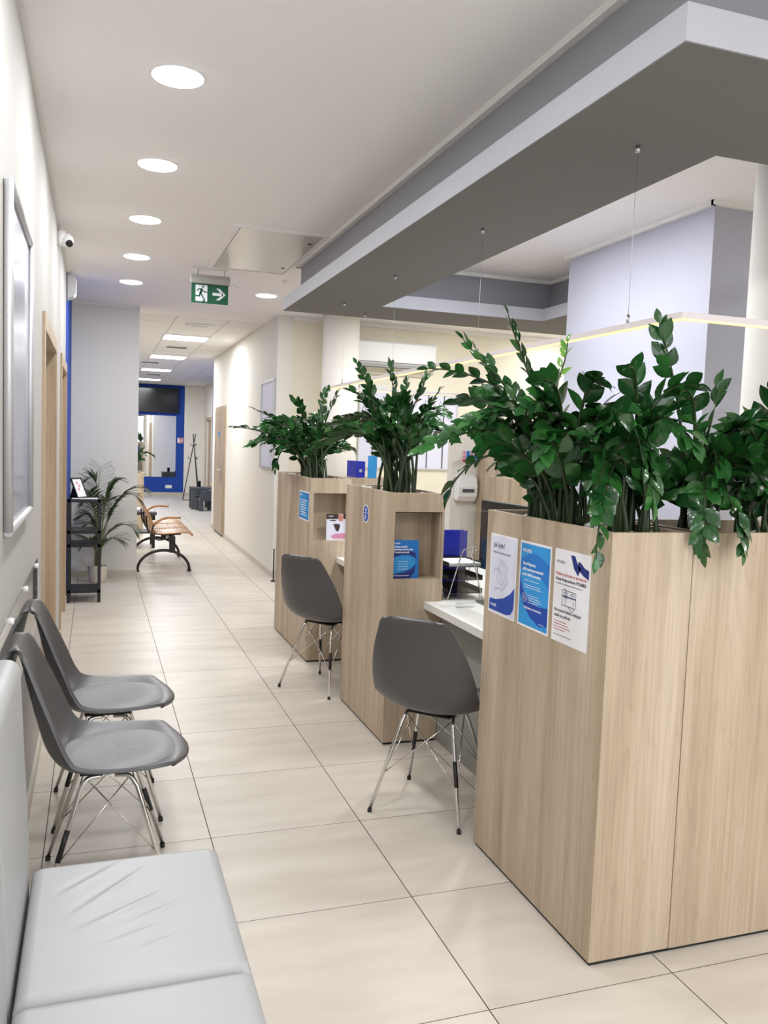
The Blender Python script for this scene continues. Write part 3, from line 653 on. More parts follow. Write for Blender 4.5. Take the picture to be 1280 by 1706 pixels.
# ------------------------------------------------------------------ planters
def slab_panel(root, name, *a): return link(name, bx(*a), M['oak'], root, bevel=0.0008, seg=1)
T_ = 0.018
def niche_planter(label, loc, wx, ly, hz, nz0, nz1, group=None):
    t = thing('planter_box', label, 'planter', loc, group=group)
    link('plinth', bx(0.006, wx - 0.006, 0.006, ly - 0.006, 0, 0.012), M['blackp'], t)
    z0 = 0.012
    slab_panel(t, 'side_panel', 0, T_, T_, ly, z0, hz); slab_panel(t, 'side_panel', wx - T_, wx, T_, ly, z0, hz)
    slab_panel(t, 'back_panel', T_, wx - T_, ly - T_, ly, z0, hz)
    nx0, nx1 = 0.025, wx - 0.013
    f = B(); box(f, 0, wx, 0, T_, z0, nz0); box(f, 0, wx, 0, T_, nz1, hz); box(f, 0, nx0, 0, T_, nz0, nz1); box(f, nx1, wx, 0, T_, nz0, nz1)
    link('front_panel', f, M['oak'], t)
    nb = B(); box(nb, nx0 - 0.002, nx1, 0.13, 0.148, nz0 - 0.018, nz1 + 0.018); box(nb, nx0 - 0.002, nx1 , T_, 0.13, nz0 - 0.018, nz0); box(nb, nx0 - 0.002, nx1, T_, 0.13, nz1, nz1 + 0.018)
    link('niche', nb, M['oak'], t)
    so_ = B(); box(so_, T_, wx - T_, T_, ly - T_, hz - 0.1, hz - 0.045); link('soil', so_, M['soil'], t)
    pebbles(t, T_ + 0.012, wx - T_ - 0.012, T_ + 0.012, ly - T_ - 0.012, hz - 0.04, int(ly * 90))
    return t
def pebbles(t, x0, x1, y0, y1, z, n, seed=3):
    r_ = random.Random(seed); bm = B()
    for k in range(n):
        s_ = r_.uniform(0.012, 0.024)
        x = r_.choice([r_.uniform(x0, x1), r_.choice((x0, x1))]); y = r_.uniform(y0, y1)
        m4 = Matrix.Translation((x, y, z + s_ * 0.5 + (0.012 if r_.random() < .5 else 0))) @ Matrix.Rotation(r_.uniform(0, PI), 4, 'Z') @ Matrix.Diagonal((s_ * 0.9, s_ * 0.65, s_ * 0.55, 1))
        bmesh.ops.create_icosphere(bm, subdivisions=1, radius=1, matrix=m4)
    o = link('pebbles', bm, M['pebble'], t, smooth=True); o['kind'] = 'stuff'
PX = 1.402
P2 = niche_planter('middle oak-look planter box with a niche holding a blue leaflet', (PX, 3.963, 0), 0.295, 0.795, 1.296, 0.857, 1.20, 'oak planter boxes dividing the desks')
P3 = niche_planter('farthest oak-look planter box with a niche holding a pink and white leaflet', (PX, 5.636, 0), 0.295, 1.11, 1.29, 0.855, 1.187, 'oak planter boxes dividing the desks')
# near L-shaped planter: narrow trough + wide trough
t = P1 = thing('planter_box', 'nearest and largest oak-look planter box with three posters on its side', 'planter', (PX, 2.052, 0), group='oak planter boxes dividing the desks')
H1 = 1.303
link('plinth', bx(0.006, 2.1, 0.006, 0.44, 0, 0.012), M['blackp'], t); link('plinth', bx(0.006, 0.27, 0.44, 0.80, 0, 0.012), M['blackp'], t)
slab_panel(t, 'side_panel', 0, T_, T_, 0.81, 0.012, H1); slab_panel(t, 'front_panel', 0, 0.283, 0, T_, 0.012, H1)
slab_panel(t, 'front_panel', 0.2845, 1.2, -0.002, T_ - 0.002, 0.012, H1); slab_panel(t, 'front_panel', 1.2015, 2.12, -0.002, T_ - 0.002, 0.012, H1)
slab_panel(t, 'back_panel', T_, 0.283, 0.81 - T_, 0.81, 0.012, H1); slab_panel(t, 'side_panel', 0.283 - T_, 0.283, T_, 0.81 - T_, 0.012, H1)
slab_panel(t, 'divider_panel', 0.33, 0.33 + T_, T_, 0.43, 0.9, H1); slab_panel(t, 'back_panel', 0.285, 2.12, 0.43, 0.43 + T_, 0.012, H1)
slab_panel(t, 'side_panel', 2.12 - T_, 2.12, T_, 0.43, 0.012, H1)
link('soil', bx(T_, 0.265, T_, 0.79, 1.2, 1.255), M['soil'], t); link('soil', bx(0.35, 2.1, T_, 0.43, 1.2, 1.25), M['soil'], t)
pebbles(t, 0.03, 0.25, 0.03, 0.78, H1 - 0.045, 90, 5); pebbles(t, 0.37, 2.08, 0.03, 0.41, H1 - 0.05, 150, 6)

# ------------------------------------------------------------------ ZZ plants
def leaf(bm, base, d, up, L_, W_, cup=0.25, mi=0):
    d = d.normalized(); s_ = d.cross(up).normalized(); n_ = s_.cross(d).normalized()
    prof = (0.12, 0.74, 1.0, 0.94, 0.58, 0.0); rows = []
    for i, wv in enumerate(prof):
        f = i / (len(prof) - 1); c = base + d * (L_ * f) + n_ * (-0.16 * L_ * f * f)
        hw = W_ * wv
        if hw == 0: rows.append([bm.verts.new(c)])
        else: rows.append([bm.verts.new(c - s_ * hw + n_ * hw * cup), bm.verts.new(c), bm.verts.new(c + s_ * hw + n_ * hw * cup)])
    for a, b in zip(rows, rows[1:]):
        if len(b) == 3: fs = (bm.faces.new((a[0], a[1], b[1], b[0])), bm.faces.new((a[1], a[2], b[2], b[1])))
        else: fs = (bm.faces.new((a[0], a[1], b[0])), bm.faces.new((a[1], a[2], b[0])))
        for f in fs: f.smooth = True; f.material_index = mi
def frond(root, P0, P3_, lift, reach, seed, ll=0.07, start=0.4, new=False, org=(0, 0, 0), r0=0.0085, gap=0.034):
    """P0 root, P3 tip, lift = height of first handle, reach = offset of last handle relative to tip"""
    r_ = random.Random(seed); P0 = Vector(P0); P3_ = Vector(P3_)
    P1_ = P0 + Vector((r_.uniform(-.02, .02), r_.uniform(-.02, .02), lift)); P2_ = P3_ + Vector(reach)
    pts = bez(P0, P1_, P2_, P3_, 22); o3 = Vector(org); n = len(pts)
    bm = B(); tube(bm, [q - o3 for q in pts], [r0 * (1 - 0.78 * i / (n - 1)) for i in range(n)], 6)
    fo = link('frond', bm, M['stem'], root)
    bm = B(); length = sum((b - a).length for a, b in zip(pts, pts[1:])); k = 0; s_ = length * start
    roll = r_.uniform(0, PI) if not new else 0; plane = r_.uniform(-1.15, 1.15)
    while s_ < length * 0.985:
        acc = 0
        for i in range(n - 1):
            sl = (pts[i + 1] - pts[i]).length
            if acc + sl >= s_: break
            acc += sl
        p = pts[i].lerp(pts[i + 1], (s_ - acc) / sl); d = (pts[i + 1] - pts[i]).normalized()
        h = Vector((0, 0, 1)); side = d.cross(h)
        if side.length < 0.35: side = side + Vector((math.cos(roll), math.sin(roll), 0))
        side = (side - d * side.dot(d)).normalized(); up = side.cross(d).normalized()
        if up.z < 0: up = -up
        cr_, sr_ = math.cos(plane), math.sin(plane); side, up = side * cr_ + up * sr_, up * cr_ - side * sr_
        f = (s_ / length - start) / (1 - start)
        size = ll * (0.78 + 0.42 * math.sin(PI * min(1, 0.12 + f * 0.8))) * r_.uniform(0.88, 1.1) * (0.9 if f > .85 else 1)
        sg = 1 if k % 2 else -1
        for sg in ((1, -1) if r_.random() < .35 else (sg,)):
            tw = r_.uniform(-0.7, 0.6)
            dd = side * sg * (0.92 - 0.45 * f) + d * (0.6 + 0.6 * f) + up * (0.22 + tw * 0.6)
            leaf(bm, p - o3, dd, up + side * sg * r_.uniform(-0.8, 0.5) + d * r_.uniform(-0.5, 0.5), size, size * (r_.uniform(0.27, 0.33) if not new else 0.2))
        s_ += gap * r_.uniform(0.8, 1.2) * (0.7 if f > 0.6 else 0.95); k += 1
    leaf(bm, pts[-1] - o3, d, up, ll * 0.8, ll * 0.2)
    o = link('leaflets', bm, M['leafnew'] if new else M['leaf'], fo)
    return fo
def zz(label, base, specs, nrand, rad, zmin, zmax, seed, sx=0.05, sy_=0.12, ll=0.07, bias=(0, 0), start=0.4, group='zz plants growing in the planter boxes', gap=0.034, zlow=None):
    t = thing('zz_plant', label, 'plant', base, group=group); r_ = random.Random(seed); b = Vector(base)
    for i, (tip, lift, reach, kw) in enumerate(specs):
        k = dict(ll=ll, start=start, gap=gap); k.update(kw)
        frond(t, b + Vector((r_.uniform(-sx, sx), r_.uniform(-sy_, sy_), 0)), tip, lift, reach, seed * 100 + i, org=base, **k)
    for i in range(nrand):
        a = r_.uniform(0, 2 * PI); q = r_.random() ** 0.6 * rad; zt = b.z + zmin + (zmax - zmin) * r_.random() ** 0.8 * (1 - 0.45 * q / rad)
        tip = Vector((b.x + bias[0] + q * math.cos(a), b.y + bias[1] + q * math.sin(a) * 1.0, zt))
        out = Vector((math.cos(a), math.sin(a), 0))
        reach = -out * 0.13 * (q / rad) + Vector((0, 0, (q / rad) * 0.16 - 0.06))
        frond(t, b + Vector((r_.uniform(-sx, sx) + 0.0, r_.uniform(-sy_, sy_), 0)), tip, (zt - b.z) * r_.uniform(0.55, 0.8), reach, seed * 1000 + i, ll=ll * r_.uniform(0.88, 1.12), start=start, org=base, gap=gap)
    return t
UP = (0, 0, -0.12)
zz('zz plant in the near planter, left clump leaning over the desk gap with arching stems', (1.55, 2.62, 1.25), [
    ((1.375, 2.72, 2.005), 0.35, (0.08, 0, -0.2), dict(ll=0.055)),
    ((1.09, 2.75, 1.80), 0.42, (0.22, 0, 0.02), dict(ll=0.055, start=0.5)),
    ((1.22, 2.75, 1.91), 0.40, (0.12, 0, -0.13), dict(ll=0.055)),
    ((1.24, 2.6, 1.72), 0.38, (0.13, 0, 0.0), dict(ll=0.05, start=0.6)),
    ((1.02, 2.62, 1.52), 0.45, (0.24, 0.02, 0.1), dict(ll=0.06)),
    ((1.10, 2.55, 1.37), 0.35, (0.06, 0.0, 0.2), dict(ll=0.06, start=0.72)),
    ((1.62, 2.72, 1.925), 0.45, (0.0, 0, -0.14), dict(ll=0.045, new=True, start=0.78)),
    ((1.15, 2.5, 1.62), 0.42, (0.2, 0, 0.1), {}), ((1.26, 2.35, 1.66), 0.42, (0.14, 0.06, 0.09), {}),
    ((1.30, 2.3, 1.50), 0.5, (0.1, 0.1, 0.15), {}), ((1.45, 2.2, 1.74), 0.42, (0, 0.12, 0.05), {}),
    ((1.52, 2.15, 1.62), 0.48, (0, 0.15, 0.12), {}), ((1.36, 2.45, 1.76), 0.42, (0.1, 0.0, 0.02), {}), ((1.25, 2.85, 1.70), 0.4, (0.16, 0, 0.04), {}),
    ((1.20, 2.75, 1.58), 0.42, (0.2, 0, 0.1), {}),
], 18, 0.36, 0.16, 0.5, 11, 0.06, 0.17, bias=(-0.06, -0.06), ll=0.074)
zz('zz plant in the near planter, clump over the front corner drooping past the posters', (1.60, 2.25, 1.25), [
    ((1.33, 2.02, 1.235), 0.42, (0.03, 0.05, 0.28), dict(ll=0.058, start=0.5)),
    ((1.34, 2.06, 1.42), 0.45, (0.1, 0.08, 0.16), {}),
    ((1.42, 1.95, 1.50), 0.45, (0.05, 0.12, 0.14), {}),
    ((1.38, 2.1, 1.60), 0.42, (0.1, 0.05, 0.1), {}),
    ((1.47, 2.12, 1.78), 0.42, (0.08, 0.06, 0.03), dict(ll=0.072)),
    ((1.62, 2.0, 1.56), 0.45, (0.0, 0.13, 0.14), {}), ((1.70, 2.1, 1.74), 0.42, (-0.03, 0.1, 0.03), dict(ll=0.072)),
    ((1.48, 1.98, 1.40), 0.42, (0.03, 0.1, 0.2), {}),
], 15, 0.27, 0.14, 0.46, 12, 0.05, 0.08, ll=0.078)
zz('zz plant in the near planter, middle clump with one tall bare upright stem', (1.86, 2.27, 1.25), [
    ((1.665, 2.25, 1.94), 0.33, (0.09, 0, -0.22), dict(ll=0.062, start=0.62)),
    ((1.88, 2.22, 1.76), 0.3, (-0.02, 0.0, -0.15), dict(ll=0.065, start=0.55)),
    ((1.68, 2.0, 1.255), 0.38, (0.03, 0.05, 0.22), dict(ll=0.062, start=0.55)),
    ((1.80, 1.98, 1.26), 0.36, (0.02, 0.08, 0.22), dict(ll=0.062, start=0.55)),
    ((1.74, 2.02, 1.46), 0.38, (0.05, 0.1, 0.12), {}), ((1.92, 2.0, 1.42), 0.36, (-0.02, 0.12, 0.14), {}),
    ((1.66, 2.12, 1.72), 0.4, (0.1, 0.06, 0.04), dict(ll=0.072)), ((1.98, 2.08, 1.62), 0.38, (-0.05, 0.08, 0.06), {}),
], 14, 0.27, 0.12, 0.42, 13, 0.06, 0.06, ll=0.078)
zz('zz plant in the near planter, right clump cut off by the picture edge', (2.14, 2.27, 1.25), [
    ((2.02, 2.12, 1.75), 0.4, (0.1, 0.06, 0.03), dict(ll=0.072)), ((2.06, 2.02, 1.55), 0.4, (0.04, 0.1, 0.1), dict(ll=0.07)),
    ((2.12, 2.1, 1.72), 0.4, (0.02, 0.08, 0.02), dict(ll=0.075)), ((1.98, 2.05, 1.40), 0.36, (0.08, 0.08, 0.14), {}),
], 15, 0.28, 0.12, 0.5, 14, 0.07, 0.07, ll=0.08)
zz('zz plant in the middle planter, upright clump of slender dark stems', (1.56, 4.33, 1.245), [
    ((1.30, 4.3, 1.955), 0.4, (0.10, 0, -0.16), dict(ll=0.05, start=0.5)),
    ((1.485, 4.3, 1.965), 0.4, (0.03, 0, -0.18), dict(ll=0.05, start=0.5)),
    ((1.70, 4.3, 1.935), 0.4, (-0.02, 0, -0.2), dict(ll=0.055, start=0.5)),
    ((1.78, 4.3, 1.84), 0.4, (-0.08, 0, -0.1), dict(ll=0.05, start=0.5)),
    ((1.62, 4.4, 1.88), 0.4, (0, 0, -0.16), dict(ll=0.055)), ((1.25, 4.2, 1.80), 0.4, (0.15, 0, -0.05), {}),
    ((1.20, 4.25, 1.66), 0.42, (0.2, 0, 0.04), {}), ((1.32, 4.1, 1.62), 0.42, (0.14, 0.05, 0.06), {}),
    ((1.8, 4.2, 1.62), 0.4, (-0.12, 0, 0.05), {}), ((1.42, 4.0, 1.66), 0.4, (0.06, 0.12, 0.06), {}),
    ((1.15, 4.5, 1.52), 0.4, (0.2, 0, 0.12), {}),
], 24, 0.36, 0.3, 0.6, 21, 0.07, 0.16, ll=0.068, start=0.5, bias=(-0.04, 0))
zz('zz plant in the farthest planter, wide clump with a long stem reaching left', (1.53, 6.1, 1.24), [
    ((0.91, 6.1, 1.625), 0.3, (0.25, 0, 0.0), dict(ll=0.055, start=0.45)),
    ((1.07, 6.1, 1.765), 0.38, (0.15, 0, -0.06), dict(ll=0.055)),
    ((1.04, 6.05, 1.50), 0.35, (0.2, 0, 0.08), {}),
    ((1.25, 6.1, 1.335), 0.4, (0.02, 0, 0.2), dict(start=0.55)),
    ((1.37, 6.1, 1.845), 0.4, (0.1, 0, -0.05), {}),
    ((1.62, 6.1, 1.925), 0.42, (-0.06, 0, -0.1), {}), ((1.70, 6.1, 1.90), 0.42, (-0.04, 0, -0.12), {}),
    ((1.20, 6.0, 1.70), 0.4, (0.15, 0, 0.0), {}), ((1.14, 6.2, 1.62), 0.4, (0.18, 0, 0.02), {}), ((1.2, 5.8, 1.58), 0.4, (0.15, 0.1, 0.03), {}),
], 36, 0.46, 0.2, 0.62, 31, 0.08, 0.22, ll=0.066, start=0.42, bias=(0.02, 0))

# ------------------------------------------------------------------ posters on the near planter (A4, local x to the right, z up)
def flat_thing(name, label, cat, loc, rz, group=None): return thing(name, label, cat, loc, rz, group)
RP = -PI / 2
def ink(t, name, bm, m, off): return link(name, bm, m, t, (0, -off, 0))
def sheet(t, w_, h_, m=None, name='paper'):
    bm = B(); nx, nz = 4, 8; g = []
    box(bm, 0, w_, -0.0008, 0, 0, h_); return link(name, bm, m or M['paper'], t)
PG = 'paper posters on the near planter side'
XF = PX - 0.0004
# poster 1
t = flat_thing('wall_poster', 'white and lavender poster with a hand holding a phone drawing, leftmost on the near planter', 'poster', (XF, 2.823, 0.925), RP, PG)
sheet(t, 0.208, 0.295); b_ = B(); bar(b_, 0.008, 0.2, 0.008, 0.287); ink(t, 'print_ground', b_, M['paperlav'], 0.0012)
b_ = B(); polyface(b_, [(0.008, 0.03), (0.15, 0.03), (0.18, 0.045), (0.2, 0.06), (0.2, 0.118), (0.17, 0.092), (0.12, 0.068), (0.06, 0.055), (0.008, 0.052)]); polyface(b_, [(0.008, 0.012), (0.15, 0.012), (0.18, 0.02), (0.198, 0.04), (0.2, 0.06), (0.18, 0.045), (0.15, 0.03), (0.008, 0.03)]); ink(t, 'blue_wave', b_, M['inkblue'], 0.0016)
b_ = B(); text_into(b_, 'Jak było?', 0.026, 0.024, 0.247); text_into(b_, 'Podziel się opinią po wizycie!', 0.0115, 0.024, 0.225); ink(t, 'lettering', b_, M['inkdark'], 0.002)
b_ = B(); text_into(b_, 'POLMED', 0.0125, 0.02, 0.028, 0.0004); ink(t, 'logo', b_, M['inkwhite'], 0.0022)
b_ = B()
stroke(b_, [(0.085, 0.205), (0.128, 0.19), (0.142, 0.176), (0.112, 0.12), (0.098, 0.112), (0.062, 0.128), (0.066, 0.15)], 0.0014, True)
stroke(b_, [(0.1, 0.195), (0.108, 0.176)], 0.0012); stroke(b_, [(0.122, 0.187), (0.128, 0.168)], 0.0012); stroke(b_, [(0.108, 0.165), (0.125, 0.158)], 0.0012); stroke(b_, [(0.092, 0.14), (0.108, 0.132)], 0.0012)
stroke(b_, [(0.028, 0.15), (0.045, 0.168), (0.08, 0.166), (0.095, 0.15)], 0.0014); stroke(b_, [(0.042, 0.1), (0.048, 0.092), (0.06, 0.09), (0.066, 0.1), (0.075, 0.096), (0.09, 0.098), (0.1, 0.092)], 0.0014)
stroke(b_, [(0.14, 0.15), (0.148, 0.142), (0.14, 0.134), (0.142, 0.124), (0.132, 0.12), (0.13, 0.11), (0.12, 0.11), (0.11, 0.098), (0.1, 0.092)], 0.0014)
ink(t, 'line_drawing', b_, M['inkgrey'], 0.002)
# poster 2
t = flat_thing('wall_poster', 'bright blue poster with white lettering, middle of the three on the near planter', 'poster', (XF, 2.593, 0.925), RP, PG)
sheet(t, 0.212, 0.295); b_ = B(); bar(b_, 0.008, 0.204, 0.008, 0.287); ink(t, 'blue_ground', b_, M['inksky'], 0.0012)
b_ = B(); polyface(b_, [(0.008, 0.2)] + [(0.008 + 0.196 * k / 10, 0.228 + 0.03 * math.sin(PI * k / 10) ) for k in range(11)] + [(0.204, 0.15), (0.16, 0.18), (0.09, 0.19)]); ink(t, 'mid_blue_wave', b_, M['inkmid'], 0.0015)
b_ = B(); polyface(b_, [(0.008, 0.175), (0.03, 0.13), (0.08, 0.095), (0.14, 0.085), (0.204, 0.09), (0.204, 0.03), (0.15, 0.02), (0.09, 0.04), (0.04, 0.075), (0.008, 0.12)]); ink(t, 'dark_blue_wave', b_, M['inkblue'], 0.0017)
b_ = B(); text_into(b_, 'POLMED', 0.016, 0.022, 0.258, 0.0005)
for s_, z in (('Drogi Pacjencie,', 0.214), ('jeśli musisz porozmawiać', 0.196), ('przez telefon, prosimy:', 0.178)): text_into(b_, s_, 0.0135, 0.026, z, 0.0005)
for x0, x1, z in ((0.04, 0.14, 0.162), (0.04, 0.15, 0.146), (0.04, 0.16, 0.138), (0.07, 0.14, 0.112), (0.07, 0.155, 0.104), (0.07, 0.16, 0.096), (0.07, 0.14, 0.088), (0.15, 0.185, 0.028)): bar(b_, x0, x1, z, z + 0.0018)
text_into(b_, 'Dziękujemy za zrozumienie.', 0.0105, 0.045, 0.066, 0.0003)
stroke(b_, disc_pts(0.048, 0.103, 0.016), 0.0016); stroke(b_, [(0.041, 0.093), (0.041, 0.113), (0.055, 0.093), (0.055, 0.113)], 0.0016)
ink(t, 'lettering', b_, M['inkwhite'], 0.0021)
# poster 3
t = flat_thing('wall_poster', 'white poster with a gift card drawing and red headline, rightmost on the near planter', 'poster', (XF, 2.359, 0.925), RP, PG)
sheet(t, 0.208, 0.297)
b_ = B(); polyface(b_, [(0.095, 0.285), (0.118, 0.285), (0.135, 0.262), (0.155, 0.25), (0.14, 0.225), (0.115, 0.245)]); polyface(b_, [(0.136, 0.268), (0.15, 0.27), (0.175, 0.255), (0.2, 0.25), (0.2, 0.222), (0.17, 0.23), (0.142, 0.245)]); ink(t, 'ribbon', b_, M['inknavy'], 0.0013)
b_ = B(); text_into(b_, 'POLMED', 0.0125, 0.014, 0.252); text_into(b_, 'Karta Podarunkowa POLMED', 0.0145, 0.012, 0.197, 0.0003); text_into(b_, 'na badania, konsultacje lub dowolną kwotę', 0.0089, 0.012, 0.185)
text_into(b_, 'Nie pozwól bliskim odkładać', 0.0135, 0.012, 0.098, 0.0002); text_into(b_, 'badań na później!', 0.0135, 0.012, 0.081, 0.0002); bar(b_, 0.012, 0.12, 0.0225, 0.0238)
ink(t, 'lettering', b_, M['inkdark'], 0.0016)
b_ = B(); text_into(b_, 'Podaruj zdrowie w prezencie!', 0.0148, 0.012, 0.214, 0.0001)
for x1, z in ((0.09, 0.066), (0.1, 0.057), (0.112, 0.048), (0.08, 0.039)): bar(b_, 0.012, x1, z, z + 0.0016)
ink(t, 'red_lettering', b_, M['inkred'], 0.0018)
b_ = B(); stroke(b_, [(0.055, 0.17), (0.135, 0.17), (0.135, 0.152), (0.055, 0.152)], 0.0016, True); stroke(b_, [(0.055, 0.15), (0.135, 0.15), (0.135, 0.122), (0.055, 0.122)], 0.0016, True); stroke(b_, [(0.066, 0.176), (0.08, 0.17)], 0.0016); stroke(b_, [(0.09, 0.122), (0.12, 0.108), (0.128, 0.122)], 0.0016)
stroke(b_, [(0.076, 0.17), (0.076, 0.122)], 0.0014); stroke(b_, disc_pts(0.07, 0.158, 0.006, 12), 0.0014); stroke(b_, disc_pts(0.082, 0.158, 0.006, 12), 0.0014); stroke(b_, [(0.076, 0.152), (0.066, 0.142)], 0.0014); stroke(b_, [(0.076, 0.152), (0.086, 0.142)], 0.0014); stroke(b_, [(0.105, 0.164), (0.125, 0.164)], 0.0014); stroke(b_, [(0.105, 0.159), (0.125, 0.159)], 0.0014); stroke(b_, [(0.122, 0.13), (0.122, 0.14)], 0.002)
ink(t, 'card_drawing', b_, M['inknavy'], 0.0019)
# sticker on the middle planter
t = flat_thing('round_sticker', 'round blue and white sticker on the side of the middle planter', 'sticker', (XF, 4.367, 1.155), RP)
b_ = B(); prism(b_, disc_pts(0, 0, 0.05)[:-1], -0.0006, 0, 'y'); link('sticker_base', b_, M['inkwhite'], t)
b_ = B(); polyface(b_, disc_pts(0, 0, 0.044)[:-1]); ink(t, 'blue_disc', b_, M['inkblue'], 0.001)
b_ = B(); polyface(b_, [(0, 0.036), (0.011, 0.02), (0.009, 0.012), (-0.009, 0.012), (-0.011, 0.02)]); bar(b_, -0.03, 0.03, 0.002, 0.006); polyface(b_, [(-0.016, -0.006), (0.004, -0.006), (0.0, -0.034), (-0.012, -0.03)]); ink(t, 'emblem', b_, M['inkwhite'], 0.0013)
# small blue poster on far planter
t = flat_thing('wall_poster', 'small blue notice with white border on the side of the farthest planter', 'poster', (XF, 5.958, 0.984), RP)
sheet(t, 0.30, 0.206); b_ = B(); bar(b_, 0.01, 0.29, 0.01, 0.196); ink(t, 'blue_ground', b_, M['inksky'], 0.0012)
b_ = B(); polyface(b_, [(0.19, 0.196), (0.29, 0.196), (0.29, 0.13), (0.24, 0.15)]); polyface(b_, [(0.01, 0.07), (0.05, 0.05), (0.09, 0.01), (0.01, 0.01)]); ink(t, 'dark_corner', b_, M['inkmid'], 0.0015)
b_ = B(); text_into(b_, 'POLMED', 0.018, 0.03, 0.17, 0.0005)
for k in range(7): bar(b_, 0.05, 0.24 - 0.02 * (k % 3), 0.035 + k * 0.017, 0.041 + k * 0.017)
ink(t, 'lettering', b_, M['inkwhite'], 0.0018)
# leaflets in niches, each leaning in its niche
t = flat_thing('leaflet', 'blue leaflet standing in the niche of the middle planter', 'leaflet', (PX + 0.03, 3.992, 0.8575), 0)
t.rotation_euler = (-0.05, 0, 0)
sheet(t, 0.142, 0.195, M['inkmid'], 'leaflet_sheet')
b_ = B(); polyface(b_, [(0.0, 0.145), (0.05, 0.142), (0.1, 0.14), (0.125, 0.128), (0.13, 0.1), (0.12, 0.108), (0.09, 0.12), (0.05, 0.12), (0.0, 0.108)]); polyface(b_, [(0, 0), (0.095, 0.0), (0.12, 0.03), (0.128, 0.07), (0.1, 0.045), (0.06, 0.03), (0, 0.02)]); ink(t, 'navy_swoosh', b_, M['inknavy'], 0.0012)
b_ = B(); polyface(b_, [(0, 0.104), (0.05, 0.116), (0.09, 0.116), (0.12, 0.1), (0.126, 0.075), (0.1, 0.05), (0.06, 0.036), (0, 0.026)]); ink(t, 'light_swoosh', b_, M['inksky'], 0.0014)
b_ = B(); text_into(b_, 'POLMED', 0.0085, 0.008, 0.176, 0.0004)
for s_, z in (('Pakiety badań', 0.157), ('dobrane pod kątem', 0.143), ('Twoich potrzeb', 0.129)): text_into(b_, s_, 0.0128, 0.008, z, 0.0005)
for k in range(4): bar(b_, 0.03, 0.085, 0.046 + k * 0.013, 0.0478 + k * 0.013)
bar(b_, 0.006, 0.09, 0.012, 0.0145); ink(t, 'lettering', b_, M['inkwhite'], 0.0018)
t = flat_thing('leaflet', 'pink and white photo leaflet standing in the niche of the farthest planter', 'leaflet', (PX + 0.13, 5.668, 0.8555), 0)
t.rotation_euler = (-0.05, 0, 0)
sheet(t, 0.146, 0.185, M['paperlav'], 'leaflet_sheet')
b_ = B(); polyface(b_, [(0, 0.185), (0.09, 0.185), (0.085, 0.15), (0.06, 0.13), (0.03, 0.135), (0, 0.15)]); polyface(b_, [(0.12, 0.185), (0.146, 0.185), (0.146, 0.145), (0.125, 0.15)]); polyface(b_, [(0.05, 0.115), (0.09, 0.12), (0.1, 0.1), (0.088, 0.06), (0.07, 0.065)]); ink(t, 'dark_photo_area', b_, M['inkbrown'], 0.0012)
b_ = B(); polyface(b_, [(0.085, 0.18), (0.11, 0.184), (0.125, 0.165), (0.118, 0.135), (0.1, 0.125), (0.088, 0.14)]); ink(t, 'face_area', b_, M['inkskin'], 0.0014)
b_ = B(); polyface(b_, [(0.03, 0.03), (0.07, 0.045), (0.13, 0.05), (0.146, 0.04), (0.146, 0.01), (0.05, 0.012)]); ink(t, 'pink_area', b_, M['inkpink'], 0.0014)
b_ = B(); text_into(b_, 'POLMED', 0.0085, 0.016, 0.166, 0.0004)
for s_, z in (('Pakiety badań', 0.142), ('dobrane pod kątem', 0.128), ('Twoich potrzeb', 0.114)): text_into(b_, s_, 0.0122, 0.012, z, 0.0004)
ink(t, 'lettering', b_, M['inkwhite'], 0.0019)

# ------------------------------------------------------------------ desks, screens and things on them
def desk(label, y0, y1, ext=0):
    t = thing('reception_desk', label, 'desk', (1.6, y0, 0)); L_ = y1 - y0
    link('worktop', bx(0, 0.98, 0.001, L_ - 0.001, 0.702, 0.74), M['desk'], t, bevel=0.001, seg=1)
    link('modesty_panel', bx(0.1, 0.118, 0.001, L_ - 0.001, 0.0, 0.702), M['modesty'], t)
    if ext: link('side_worktop', bx(0.1, 0.98, L_, L_ + ext, 0.702, 0.74), M['desk'], t)
    link('side_panel', bx(0.118, 0.96, 0.001, 0.02, 0, 0.702), M['modesty'], t); link('side_panel', bx(0.118, 0.96, L_ - 0.02, L_ - 0.001, 0, 0.702), M['modesty'], t)
    return t
desk('white reception desk between the near planter and the middle planter', 2.864, 3.962, 0.79)
desk('white reception desk between the middle planter and the farthest planter', 4.76, 5.635)
t = thing('sneeze_screen', 'clear acrylic screen standing on the nearer reception desk', 'screen', (1.752, 2.98, 0.74))
link('acrylic_pane', bx(0, 0.004, 0, 0.91, 0.003, 0.5), M['pane'], t)
for y in (0.1, 0.8): link('foot', bx(-0.05, 0.05, y, y + 0.02, 0, 0.02), M['pane'], t)
def monitor(label, loc, rz, w_=0.54, h_=0.33):
    t = thing('computer_monitor', label, 'monitor', loc, rz)
    link('display_housing', bx(-0.012, 0.02, -w_ / 2, w_ / 2, 0.15, 0.15 + h_), M['blackp'], t, bevel=0.006)
    link('display_panel', bx(0.0202, 0.0215, -w_ / 2 + 0.012, w_ / 2 - 0.012, 0.165, 0.14 + h_), M['screen'], t)
    b_ = B(); box(b_, -0.04, -0.012, -0.09, 0.09, 0.22, 0.38); link('rear_cover', b_, M['blackp'], t, bevel=0.008)
    b_ = B(); box(b_, -0.05, -0.03, -0.03, 0.03, 0.01, 0.3); link('stand', b_, M['blackp'], t, bevel=0.004)
    b_ = B(); box(b_, -0.12, 0.09, -0.12, 0.12, 0, 0.012); link('stand_base', b_, M['blackp'], t, bevel=0.006)
    return t
monitor('black computer monitor seen from behind on the nearer desk beside the near planter', (1.99, 3.80, 0.74), 0.05, 0.6, 0.37)
